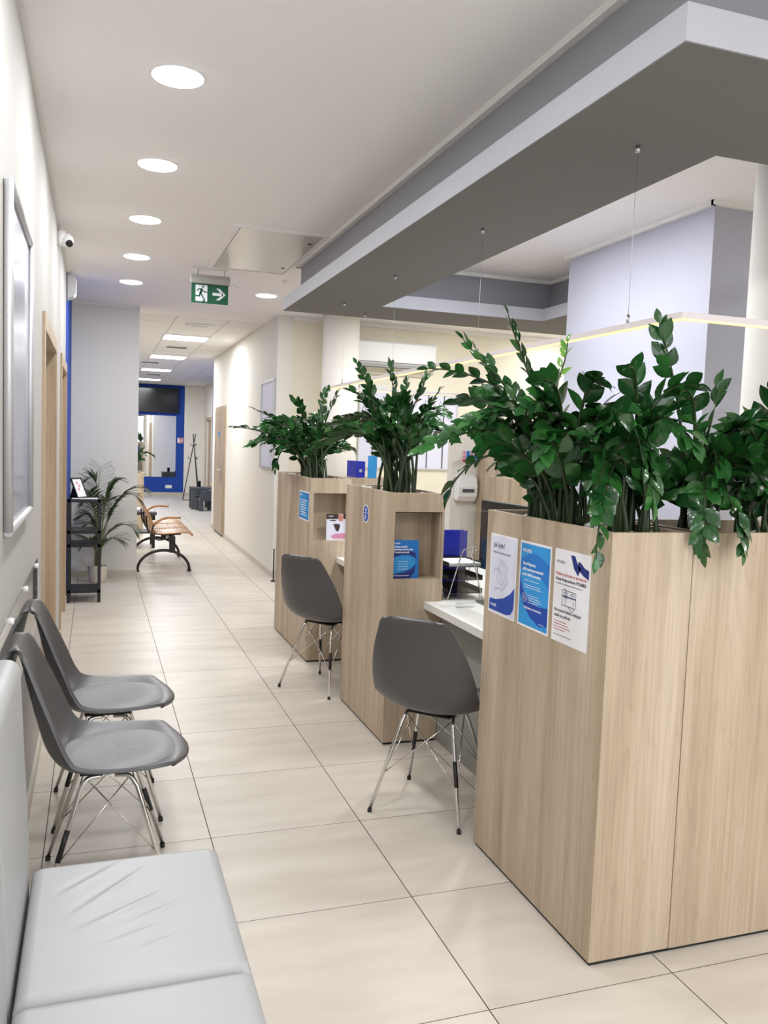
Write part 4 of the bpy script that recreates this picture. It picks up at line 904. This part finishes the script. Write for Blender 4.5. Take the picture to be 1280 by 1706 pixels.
monitor('black computer monitor on the farther desk, mostly hidden behind the middle planter', (1.95, 5.2, 0.74), 0.2)
t = thing('document_tray', 'black three-tier document tray with chrome wire sides on the nearer desk', 'document tray', (1.84, 4.12, 0.74))
for k, z in enumerate((0.03, 0.10, 0.17)):
    b_ = B(); box(b_, -0.1, 0.1, -0.13, 0.1, z, z + 0.003); [box(b_, *a, z, z + 0.026) for a in ((-0.1, -0.097, -0.13, 0.1), (0.097, 0.1, -0.13, 0.1), (-0.097, 0.097, 0.097, 0.1))]; link('tray', b_, M['blackp'], t)
for x in (-0.106, 0.106):
    b_ = B(); tube(b_, crom([(x, -0.09, 0.0), (x, -0.02, 0.24), (x, 0.0, 0.265), (x, 0.02, 0.24), (x, 0.09, 0.0)], 6), 0.003, 8); link('wire_side', b_, M['chrome'], t)
b_ = B(); tube(b_, crom([(-0.1, -0.135, 0.0), (-0.03, -0.135, 0.235), (0, -0.135, 0.262), (0.03, -0.135, 0.235), (0.1, -0.135, 0.0)], 6), 0.0035, 8); link('wire_front', b_, M['chrome'], t)
tag(link('paper_stack', bx(1.75, 1.93, 4.0, 4.2, 0.9135, 0.93), M['paper']), 'stack of white paper lying in the top document tray', 'paper')
t = thing('ring_binder', 'royal blue ring binder standing behind the document tray', 'binder', (1.80, 4.25, 0.74))
b_ = B(); box(b_, 0, 0.16, 0, 0.003, 0, 0.335); box(b_, 0, 0.16, 0.047, 0.05, 0, 0.335); box(b_, 0, 0.003, 0.003, 0.047, 0, 0.335); link('cover', b_, M['bluefile'], t)
link('paper_block', bx(0.006, 0.15, 0.008, 0.042, 0.01, 0.325), M['paper'], t)
# office chair
t = thing('office_chair', 'dark grey mesh office chair behind the nearer desk', 'office chair', (2.72, 4.45, 0), 2.6)
b_ = B(); g = []
for i in range(13):
    row = []
    for j in range(13):
        u = -1 + 2 * j / 12; v = i / 12; hw = 0.25 * (1 - 0.35 * max(0, v - 0.65) ** 1.2 * 2.2) * (0.9 + 0.1 * math.sin(PI * v))
        row.append(b_.verts.new((-0.22 - 0.09 * v + 0.07 * u * u, u * hw, 0.52 + 0.60 * v * (1 - 0.0 * u) - 0.05 * u * u * v)))
    g.append(row)
for a, b in zip(g, g[1:]):
    for k in range(12): b_.faces.new((a[k], a[k + 1], b[k + 1], b[k]))
o = link('backrest', b_, M['meshgrey'], t, smooth=True); so = o.modifiers.new('s', 'SOLIDIFY'); so.thickness = 0.025
b_ = B(); box(b_, -0.24, 0.24, -0.25, 0.25, 0.44, 0.5); link('seat', b_, M['meshgrey'], t, bevel=0.03, seg=4)
b_ = B(); tube(b_, [(0, 0, 0.08), (0, 0, 0.44)], 0.028, 14); link('gas_lift', b_, M['blackm'], t)
for k in range(5):
    a = 2 * PI * k / 5; e = Vector((0.3 * math.cos(a), 0.3 * math.sin(a), 0.07)); b_ = B(); tube(b_, [(0, 0, 0.1), e], [0.025, 0.016], 10); l_ = link('base_arm', b_, M['blackm'], t)
    b_ = B(); pr = Vector((-math.sin(a), math.cos(a), 0)) * 0.02; c0 = e - Vector((0, 0, 0.042)); tube(b_, [c0 - pr, c0 + pr], 0.028, 14); link('caster', b_, M['blackp'], l_)
for s_ in (-1, 1):
    b_ = B(); tube(b_, crom([(0, s_ * 0.25, 0.47), (0, s_ * 0.31, 0.5), (0, s_ * 0.31, 0.66), (0.02, s_ * 0.3, 0.68)], 5), 0.014, 10); l_ = link('armrest', b_, M['blackm'], t)
    link('arm_pad', bx(-0.12, 0.12, s_ * 0.3 - 0.035, s_ * 0.3 + 0.035, 0.675, 0.7), M['blackp'], l_, bevel=0.01)

# reception background: cabinets, dispenser, signs, air conditioner, glazed charts
t = thing('tall_cabinet', 'tall oak-look cabinet behind the reception desks', 'cabinet', (3.45, 6.87, 0))
link('body', bx(0, 0.8, 0.03, 0.45, 0, 1.56), M['oak'], t); link('door', bx(0.004, 0.398, 0.01, 0.029, 0.06, 1.55), M['oak'], t); link('door', bx(0.402, 0.796, 0.01, 0.029, 0.06, 1.55), M['oak'], t)
t = thing('low_cabinet', 'lower oak-look cabinet in front of the tall cabinet', 'cabinet', (3.34, 6.4, 0))
link('body', bx(0, 1.0, 0.03, 0.45, 0, 1.29), M['oak'], t); link('door', bx(0.004, 0.498, 0.01, 0.029, 0.06, 1.28), M['oak'], t); link('door', bx(0.502, 0.996, 0.01, 0.029, 0.06, 1.28), M['oak'], t)
struct('wall_partition', bx(3.2, 4.4, 7.36, 7.46, 0, 1.75), M['warmwhite'])
t = thing('towel_dispenser', 'white paper towel dispenser on the short partition left of the cabinets', 'dispenser', (3.33, 7.36, 1.03))
b_ = B(); prism(b_, [(0, 0.02), (-0.07, 0.0), (-0.11, 0.05), (-0.12, 0.14), (-0.1, 0.22), (-0.05, 0.25), (0, 0.25)], -0.1, 0.1, 'x'); link('cover', b_, M['whiteg'], t, bevel=0.012, seg=3)
link('window', bx(-0.06, 0.06, -0.123, -0.119, 0.09, 0.12), M['darkgrey'], t)
t = flat_thing('safety_notice', 'small red, white and blue instruction notice above the paper towel dispenser', 'notice', (3.30, 7.355, 1.40), 0)
sheet(t, 0.17, 0.115); b_ = B(); bar(b_, 0.005, 0.165, 0.005, 0.028); ink(t, 'red_band', b_, M['inkred'], 0.0014)
b_ = B(); [bar(b_, x, x + 0.035, 0.034, 0.11) for x in (0.045, 0.125)]; ink(t, 'blue_squares', b_, M['inkmid'], 0.0014)
b_ = B(); [bar(b_, x, x + 0.03, z, z + 0.032) for x in (0.008, 0.088) for z in (0.036, 0.074)]; ink(t, 'pink_squares', b_, M['inkpink'], 0.0014)
t = thing('air_conditioner', 'white split air conditioner high on the back wall behind the plants', 'air conditioner', (2.72, 9.33, 2.42))
b_ = B(); prism(b_, [(0, 0.0), (-0.13, 0.0), (-0.19, 0.045), (-0.2, 0.27), (-0.17, 0.29), (0, 0.29)], 0, 1.0, 'x'); link('casing', b_, M['whiteg'], t, bevel=0.008)
link('air_flap', bx(0.04, 0.94, -0.195, -0.155, -0.004, 0.004), M['darkgrey'], t); link('front_seam', bx(0.0, 1.0, -0.2015, -0.199, 0.052, 0.058), M['darkgrey'], t)
def glazed(label, x0, x1, z0, z1, cols):
    t = thing('glazed_chart', label, 'framed chart', (x0, 9.33, z0)); W_, H_ = x1 - x0, z1 - z0
    link('chart_sheet', bx(0, W_, -0.012, 0, 0, H_), M['paperlav'], t)
    fr = B(); [box(fr, *a) for a in ((0, 0.015, -0.02, -0.012, 0, H_), (W_ - 0.015, W_, -0.02, -0.012, 0, H_), (0.015, W_ - 0.015, -0.02, -0.012, 0, 0.02), (0.015, W_ - 0.015, -0.02, -0.012, H_ - 0.04, H_))]; link('frame', fr, M['alu'], t)
    gr = B(); [box(gr, x - 0.006, x + 0.006, -0.018, -0.012, 0.02, H_ - 0.04) for x in cols]; [box(gr, 0.015, W_ - 0.015, -0.017, -0.013, z - 0.004, z + 0.004) for z in (H_ * 0.5,)]; link('dividers', gr, M['darkgrey'], t)
    r_ = random.Random(int(x0 * 10)); b_ = B()
    for k in range(9):
        x = r_.uniform(0.06, W_ - 0.12); z = H_ * r_.uniform(0.72, 0.9); stroke(b_, [(x, z), (x + r_.uniform(-.05, .05), z - r_.uniform(0.04, 0.1))], 0.008)
    ink(t, 'chart_lines', b_, M['inkgrey'], 0.0135)
glazed('large framed chart under glass on the back wall, right of the far column', 3.5, 4.1, 1.26, 2.185, (0.22, 0.42))
glazed('framed chart under glass on the back wall, left one below the air conditioner', 2.86, 3.2, 1.26, 2.22, (0.18,))
tag(link('grey_bin', lathe(B(), [(0.12, 0), (0.15, 0.45), (0.15, 0.46)], (3.3, 8.6, 0), 28), M['signgrey']), 'grey bin by the back wall of the reception', 'bin')
# low shelf with binder and blue card behind farthest planter
t = thing('side_cabinet', 'small oak-look cabinet behind the farthest planter', 'cabinet', (1.95, 6.8, 0))
link('body', bx(0, 0.55, 0.02, 0.4, 0, 1.25), M['oak'], t); link('door', bx(0.004, 0.546, 0, 0.019, 0.05, 1.24), M['oak'], t)
t = thing('lever_binder', 'navy lever arch binder on top of the small cabinet behind the farthest planter', 'binder', (2.10, 6.86, 1.25))
link('binder_body', bx(0, 0.08, 0, 0.28, 0, 0.14), M['bluefile'], t, bevel=0.002); link('finger_ring', tube(B(), [(0.04, -0.001, 0.06), (0.04, -0.003, 0.06)], 0.014, 16), M['steel'], t)
tag(link('leaflet_card', bx(2.195, 2.275, 6.83, 6.834, 1.25, 1.44), M['inksky']), 'sky blue card standing beside the navy binder', 'card')

# frame on the corridor wall (slatted along the wall)
def on_wall(y): return 1.9 + (y - 9.33) * 0.035 / 5.62
t = thing('notice_frame', 'silver framed white notice on the corridor wall behind the far plant', 'poster frame', (on_wall(9.42) - 0.001, 9.42, 1.235), -math.atan2(0.035, 5.62))
link('notice_sheet', bx(-0.012, -0.001, 0.0, 0.74, 0, 0.99), M['paperlav'], t)
fr = B(); [box(fr, -0.024, -0.001, *a) for a in ((-0.01, 0.02, 0, 0.99), (0.72, 0.75, 0, 0.99), (-0.01, 0.75, -0.02, 0.01), (-0.01, 0.75, 0.98, 1.01))]; link('frame_profile', fr, M['alu'], t)
tag(link('door_stop_post', tube(B(), [(1.86, 9.05, 0.0), (1.86, 9.05, 0.012), (1.86, 9.05, 0.016), (1.86, 9.05, 0.36)], [0.03, 0.03, 0.008, 0.008], 12), M['blackm']), 'thin black post standing at the foot of the corridor wall, left of farthest planter', 'post')  # unidentified black upright, taken for a chair leg behind the planter

# ------------------------------------------------------------------ black shelf, photo frame, papers
t = thing('shelf_rack', 'narrow black metal shelf rack against the blue left wall', 'shelf rack', (-0.235, 8.07, 0))
for x in (0, 0.265):
    for y in (0, 0.33): link('post', bx(x - 0.004, x + 0.024, y, y + 0.028, 0, 0.95), M['blackm'], t)
for z in (0.1, 0.52, 0.645, 0.93): link('shelf', bx(0.0, 0.285, 0.0, 0.35, z - 0.01, z + 0.018), M['blackm'], t)
rl = B(); [box(rl, 0.0, 0.02, 0.02, 0.33, z, z + 0.02) for z in (0.05, 0.3, 0.75)]; link('side_rail', rl, M['blackm'], t)
t = thing('photo_frame', 'small black tilted photo frame with pink picture on top of the shelf rack', 'photo frame', (-0.11, 8.22, 0.949), -0.75)
t.rotation_euler = (0.0, 0.0, 0.95)
def tl(bm): bmesh.ops.rotate(bm, verts=bm.verts, cent=(0, 0, 0), matrix=Matrix.Rotation(-0.42, 3, 'X')); return bm
fr = B(); [box(fr, *a) for a in ((-0.075, -0.063, -0.008, 0.004, 0, 0.2), (0.063, 0.075, -0.008, 0.004, 0, 0.2), (-0.063, 0.063, -0.008, 0.004, 0, 0.012), (-0.063, 0.063, -0.008, 0.004, 0.188, 0.2))]; link('frame_border', tl(fr), M['blackp'], t)
link('picture', tl(bx(-0.063, 0.063, -0.003, 0.003, 0.012, 0.188)), M['paper'], t)
b_ = B(); [polyface(b_, disc_pts(x, z, 0.014, 10)[:-1]) for x, z in ((-0.01, 0.15), (0.012, 0.118), (-0.008, 0.088))]; [v.co.__setitem__(1, -0.0035) for v in b_.verts]; link('flower_print', tl(b_), M['inkpink'], t)
b_ = B(); prism(b_, [(0.04, 0.0), (0.12, 0.0), (0.07, 0.14)], -0.03, 0.03, 'x'); link('easel_back', b_, M['blackp'], t)
tag(link('brochure', bx(-0.2, 0.02, 8.1, 8.2, 0.9485, 0.953), M['paper']), 'white brochures lying flat on top of the black shelf rack', 'brochure')

# ------------------------------------------------------------------ palm
t = thing('potted_palm', 'slender areca palm in a round cream pot beside the grey stub wall', 'potted plant', (0.03, 9.22, 0))
link('pot', lathe(B(), [(0.075, 0), (0.085, 0.02), (0.1, 0.165), (0.1, 0.172), (0.09, 0.172), (0.088, 0.15)], (0, 0, 0), 36), M['pot'], t)
b_ = B(); r_ = random.Random(9)
for k in range(26):
    a = r_.uniform(0, 2 * PI); q = r_.uniform(0.02, 0.078); bmesh.ops.create_icosphere(b_, subdivisions=1, radius=0.014, matrix=Matrix.Translation((q * math.cos(a), q * math.sin(a), 0.166)) @ Matrix.Diagonal((1, 0.8, 0.7, 1)))
link('pebbles', b_, M['pot'], t, smooth=True)['kind'] = 'stuff'
def palm_frond(t, tip, lift, reach, seed, start=0.35, ll=0.19, n=18):
    r_ = random.Random(seed); p0 = Vector((r_.uniform(-.03, .03), r_.uniform(-.03, .03), 0.15)); tip = Vector(tip)
    pts = bez(p0, p0 + Vector((0, 0, lift)), tip + Vector(reach), tip, 24)
    b_ = B(); tube(b_, pts, [0.007 * (1 - 0.75 * i / 24) for i in range(25)], 6); fo = link('frond', b_, M['palmstem'], t)
    b_ = B()
    for k in range(n):
        f = start + (1 - start) * (k + 0.5) / n; i = min(23, int(f * 24)); p = pts[i].lerp(pts[i + 1], f * 24 - i); d = (pts[i + 1] - pts[i]).normalized()
        s_ = d.cross(Vector((0, 0, 1)));
        if s_.length < 0.2: s_ = Vector((1, 0, 0))
        s_.normalize(); g_ = (k + 0.5) / n
        L_ = ll * (0.55 + 0.75 * math.sin(PI * (0.2 + 0.7 * g_))) * r_.uniform(0.85, 1.1)
        for sg in (-1, 1):
            dd = (s_ * sg * 0.8 + d * 0.75 + Vector((0, 0, r_.uniform(-0.05, 0.3)))).normalized(); side = dd.cross(Vector((0, 0, 1))).normalized()
            prev = None
            for q in range(6):
                h = q / 5; c = p + dd * L_ * h + Vector((0, 0, -0.3 * L_ * h * h)); wv = 0.0088 * math.sin(PI * (0.12 + 0.86 * h)) + 0.0004
                cur = (b_.verts.new(c - side * wv), b_.verts.new(c + side * wv + Vector((0, 0, 0.003))))
                if prev: b_.faces.new((prev[0], prev[1], cur[1], cur[0]))
                prev = cur
    link('leaflets', b_, M['palmleaf'], fo)
for i, (tip, lift, reach) in enumerate((((-0.1, 0.02, 1.08), 0.6, (0.12, 0, 0.12)), ((0.02, 0, 1.20), 0.6, (-0.02, 0, -0.1)), ((0.2, 0.0, 1.07), 0.6, (-0.1, 0, 0.02)), ((0.46, -0.05, 0.98), 0.55, (-0.18, 0.0, 0.12)), ((0.38, -0.05, 0.90), 0.5, (-0.15, 0, 0.14)),
        ((-0.12, -0.03, 0.86), 0.45, (0.1, 0, 0.1)), ((-0.15, 0.0, 0.70), 0.35, (0.1, 0, 0.06)), ((0.36, 0, 0.55), 0.35, (-0.1, 0, 0.16)), ((-0.1, -0.15, 0.95), 0.5, (0.05, 0.06, 0.08)), ((0.2, -0.1, 0.46), 0.2, (-0.08, 0.0, 0.06)), ((-0.12, -0.1, 0.45), 0.2, (0.06, 0, 0.06)), ((0.12, 0.1, 0.86), 0.5, (-0.05, 0, 0)), ((-0.1, 0.1, 0.6), 0.3, (0.05, 0, 0.05)))):
    palm_frond(t, tip, lift, reach, 50 + i, n=14 if i > 8 else 20)

# ------------------------------------------------------------------ waiting bench
t = thing('waiting_bench', 'beech plywood waiting bench on black arched legs in the corridor', 'bench', (0.46, 9.82, 0))
BX = 0.29
def arc_leg(y):
    pts = [(BX + 0.29 * math.cos(a) , y, 0.02 + 0.225 * math.sin(a)) for a in [PI - PI * k / 20 for k in range(21)]]
    b_ = B(); tube(b_, pts, 0.017, 10)
    for x in (BX - 0.29, BX + 0.29): tube(b_, [(x, y, 0), (x, y, 0.02)], 0.025, 12)
    box(b_, BX + 0.06, BX + 0.125, y - 0.03, y + 0.03, 0.22, 0.40); return b_
for y in (0.06, 1.35): link('leg', arc_leg(y), M['blackm'], t)
link('beam', bx(BX + 0.06, BX + 0.12, 0.0, 1.7, 0.36, 0.41), M['blackm'], t)
for k in range(3):
    y0 = 0.04 + k * 0.56; b_ = B(); pr = crom([(0.64, 0, 0.41), (0.6, 0, 0.445), (0.5, 0, 0.45), (0.3, 0, 0.435), (0.2, 0, 0.44)], 4); g = []
    for p in pr:
        g.append([b_.verts.new((p.x - (0.03 * (abs(u) ** 3) if p.x > .55 else 0), y0 + 0.255 + 0.25 * u, p.z + 0.006 * u * u)) for u in [-1 + j / 4 for j in range(9)]])
    for a, b in zip(g, g[1:]):
        for j in range(8): b_.faces.new((a[j], a[j + 1], b[j + 1], b[j]))
    o = link('seat', b_, M['ply'], t, smooth=True); so = o.modifiers.new('s', 'SOLIDIFY'); so.thickness = 0.013
    b_ = B(); g = []
    for v in range(9):
        f = v / 8; g.append([b_.verts.new((0.175 - 0.17 * f + 0.05 * math.sin(PI * f) - 0.02 * (1 - u * u), y0 + 0.255 + 0.25 * u * (1 - 0.18 * max(0, f - .6)), 0.43 + 0.42 * f - (0.03 * abs(u) ** 3 if f > 0.9 else 0))) for u in [-1 + j / 4 for j in range(9)]])
    for a, b in zip(g, g[1:]):
        for j in range(8): b_.faces.new((a[j], a[j + 1], b[j + 1], b[j]))
    o = link('backrest', b_, M['ply'], t, smooth=True); so = o.modifiers.new('s', 'SOLIDIFY'); so.thickness = 0.013
    b_ = B(); tube(b_, crom([(0.1, y0 + 0.255, 0.62), (0.12, y0 + 0.255, 0.46), (0.2, y0 + 0.255, 0.41), (0.5, y0 + 0.255, 0.405)], 5), 0.01, 8); link('seat_bracket', b_, M['blackm'], t)
for y in (0.02, 1.73):
    b_ = B(); tube(b_, crom([(0.36, y, 0.39), (0.22, y, 0.37), (0.155, y, 0.43), (0.165, y, 0.52), (0.2, y, 0.58)], 6), 0.009, 8); l_ = link('arm_support', b_, M['blackm'], t)
    b_ = B(); tube(b_, crom([(0.18, y, 0.545), (0.25, y, 0.6), (0.34, y, 0.625), (0.47, y, 0.622)], 6), [0.014] * 18 + [0.016], 10); link('armrest', b_, M['ply'], l_)

# magazine table, far planter with plant
t = thing('magazine_table', 'low dark table behind the waiting bench', 'table', (0.15, 12.0, 0))
link('table_top', bx(0, 0.66, 0, 0.5, 0.46, 0.5), M['darkgrey'], t); [link('leg', bx(x, x + 0.04, y, y + 0.04, 0, 0.46), M['blackm'], t) for x in (0.02, 0.6) for y in (0.02, 0.44)]
link('shelf', bx(0.03, 0.63, 0.03, 0.47, 0.2, 0.22), M['darkgrey'], t)
r_ = random.Random(2)
for k in range(4):
    b_ = bx(-0.105, 0.105, -0.14, 0.14, 0, 0.008); o = link('magazine', b_, M['paper'], None, (0.66 - 0.03 * k, 12.2 + 0.02 * k, 0.501 + 0.009 * k)); o.rotation_euler = (0, 0, -0.3 + 0.35 * k)
    tag(o, 'white magazine on the low table behind the bench, %s of the fanned stack' % ('bottom', 'second from bottom', 'second from top', 'top')[k], 'magazine', 'magazines on the low table')
t = thing('planter_box', 'small oak-look planter beyond the waiting bench, half hidden by the stub wall', 'planter', (0.42, 13.9, 0))
bm = B(); [box(bm, *a, 0, 0.96) for a in ((0, 0.31, 0, 0.02), (0, 0.31, 0.6, 0.62), (0, 0.02, 0.02, 0.6), (0.29, 0.31, 0.02, 0.6))]; link('body', bm, M['oak'], t); link('soil', bx(0.02, 0.29, 0.02, 0.6, 0.8, 0.92), M['soil'], t); pebbles(t, 0.04, 0.27, 0.04, 0.58, 0.92, 40)
zz('zz plant in the small planter beyond the waiting bench', (0.57, 14.1, 0.92), [((0.88, 14.0, 1.22), 0.4, (-0.1, 0, 0.12), {}), ((0.72, 14.0, 1.36), 0.4, (-0.03, 0, -0.1), {})], 9, 0.2, 0.2, 0.45, 41, 0.05, 0.1, group=None)

# ------------------------------------------------------------------ end wall
t = thing('television', 'large dark flat television high on the blue end wall', 'television', (0.85, 23.0, 2.20))
link('screen_panel', bx(0.012, 1.208, -0.004, 0, 0.02, 0.62), M['screen'], t); link('housing', bx(0, 1.22, 0, 0.04, 0, 0.64), M['blackp'], t); link('wall_bracket', bx(0.4, 0.8, 0.04, 0.098, 0.2, 0.45), M['blackm'], t)
t = thing('wall_mirror', 'large frameless mirror on the blue end wall below the television', 'mirror', (0.95, 23.1, 0.5))
link('mirror_glass', bx(0, 1.07, -0.012, -0.004, 0, 1.62), M['mirror'], t); link('backing', bx(0.01, 1.06, -0.004, 0, 0.01, 1.61), M['blackp'], t)
t = flat_thing('fire_notice', 'small red and white fire safety sign beside the mirror', 'sign', (2.06, 23.098, 1.41), 0)
sheet(t, 0.15, 0.14); b_ = B(); bar(b_, 0.008, 0.142, 0.008, 0.132); ink(t, 'red_ground', b_, M['inkred'], 0.002)
b_ = B(); bar(b_, 0.018, 0.06, 0.018, 0.122); bar(b_, 0.085, 0.1, 0.018, 0.09); bar(b_, 0.112, 0.132, 0.05, 0.12); ink(t, 'white_symbols', b_, M['inkwhite'], 0.004)
# coat stand
t = thing('coat_stand', 'black tripod coat stand with hooks in front of the white end wall', 'coat stand', (2.32, 21.5, 0))
for i, (fx, fy) in enumerate(((-0.26, -0.1), (0.14, -0.2), (0.16, 0.22))):
    top = Vector((-fx * 0.16, -fy * 0.16, 1.66)); ft = Vector((fx, fy, 0.012)); b_ = B(); tube(b_, [ft, top], 0.012, 8); l_ = link('pole', b_, M['blackm'], t)
    for f in (0.62, 0.82):
        p = ft.lerp(top, f); b_ = B(); sgn = Vector((fx, fy, 0)).normalized(); tube(b_, [p, p + sgn * 0.05 + Vector((0, 0, 0.005)), p + sgn * 0.075 + Vector((0, 0, 0.05))], 0.008, 8); link('hook', b_, M['blackm'], l_)
b_ = B(); tube(b_, [(-0.26, -0.1, 0.012), (0.14, -0.2, 0.012)], 0.009, 8); link('foot_bar', b_, M['blackm'], t)
# children's furniture
def kid_chair(label, loc, rz):
    t = thing('play_chair', label, 'chair', loc, rz, "small grey children's chairs")
    b_ = B(); box(b_, -0.16, 0.16, -0.15, 0.15, 0.22, 0.26); link('seat', b_, M['darkgrey'], t, bevel=0.01)
    for x in (-0.13, 0.13):
        for y in (-0.12, 0.12): link('leg', prism(B(), [(x - 0.045, y - 0.035), (x + 0.045, y - 0.035), (x + 0.045, y + 0.035), (x - 0.045, y + 0.035)], 0, 0.22), M['darkgrey'], t)
    b_ = B(); poly = [(-0.16, 0.26), (0.16, 0.26), (0.16, 0.34)] + [(0.16 * math.cos(a), 0.34 + 0.12 * math.sin(a)) for a in [PI * k / 12 for k in range(1, 12)]] + [(-0.16, 0.34)]
    prism(b_, poly, -0.15, -0.12, 'y'); link('backrest', b_, M['darkgrey'], t); return t
kid_chair("small grey children's chair with rounded back at the play table, in front", (2.25, 18.35, 0), 0.15)
kid_chair("small grey children's chair behind the play table, back towards the coat stand", (2.3, 19.45, 0), PI)
t = thing('play_table', "low grey children's play table by the end of the corridor wall", 'table', (1.97, 18.62, 0))
link('table_top', bx(0, 0.6, 0, 0.5, 0.44, 0.48), M['darkgrey'], t, bevel=0.01); [link('leg', bx(x, x + 0.1, y, y + 0.08, 0, 0.44), M['darkgrey'], t) for x in (0.01, 0.49) for y in (0.01, 0.41)]
tag(link('toy_cup', lathe(B(), [(0.04, 0), (0.045, 0.12), (0.045, 0.13)], (2.17, 18.95, 0.48), 16), M['blackp']), 'dark cup standing on the play table', 'cup')
tag(link('toy_block', bx(2.42, 2.54, 18.7, 18.85, 0.48, 0.53), M['red'], bevel=0.01), 'red toy block on the play table', 'toy')
tag(link('toy_tower', lathe(B(), [(0.035, 0), (0.05, 0.03), (0.03, 0.05), (0.045, 0.09), (0.02, 0.12)], (2.48, 18.95, 0.48), 16), M['yellow']), 'yellow stacked toy behind the red block on the play table', 'toy')
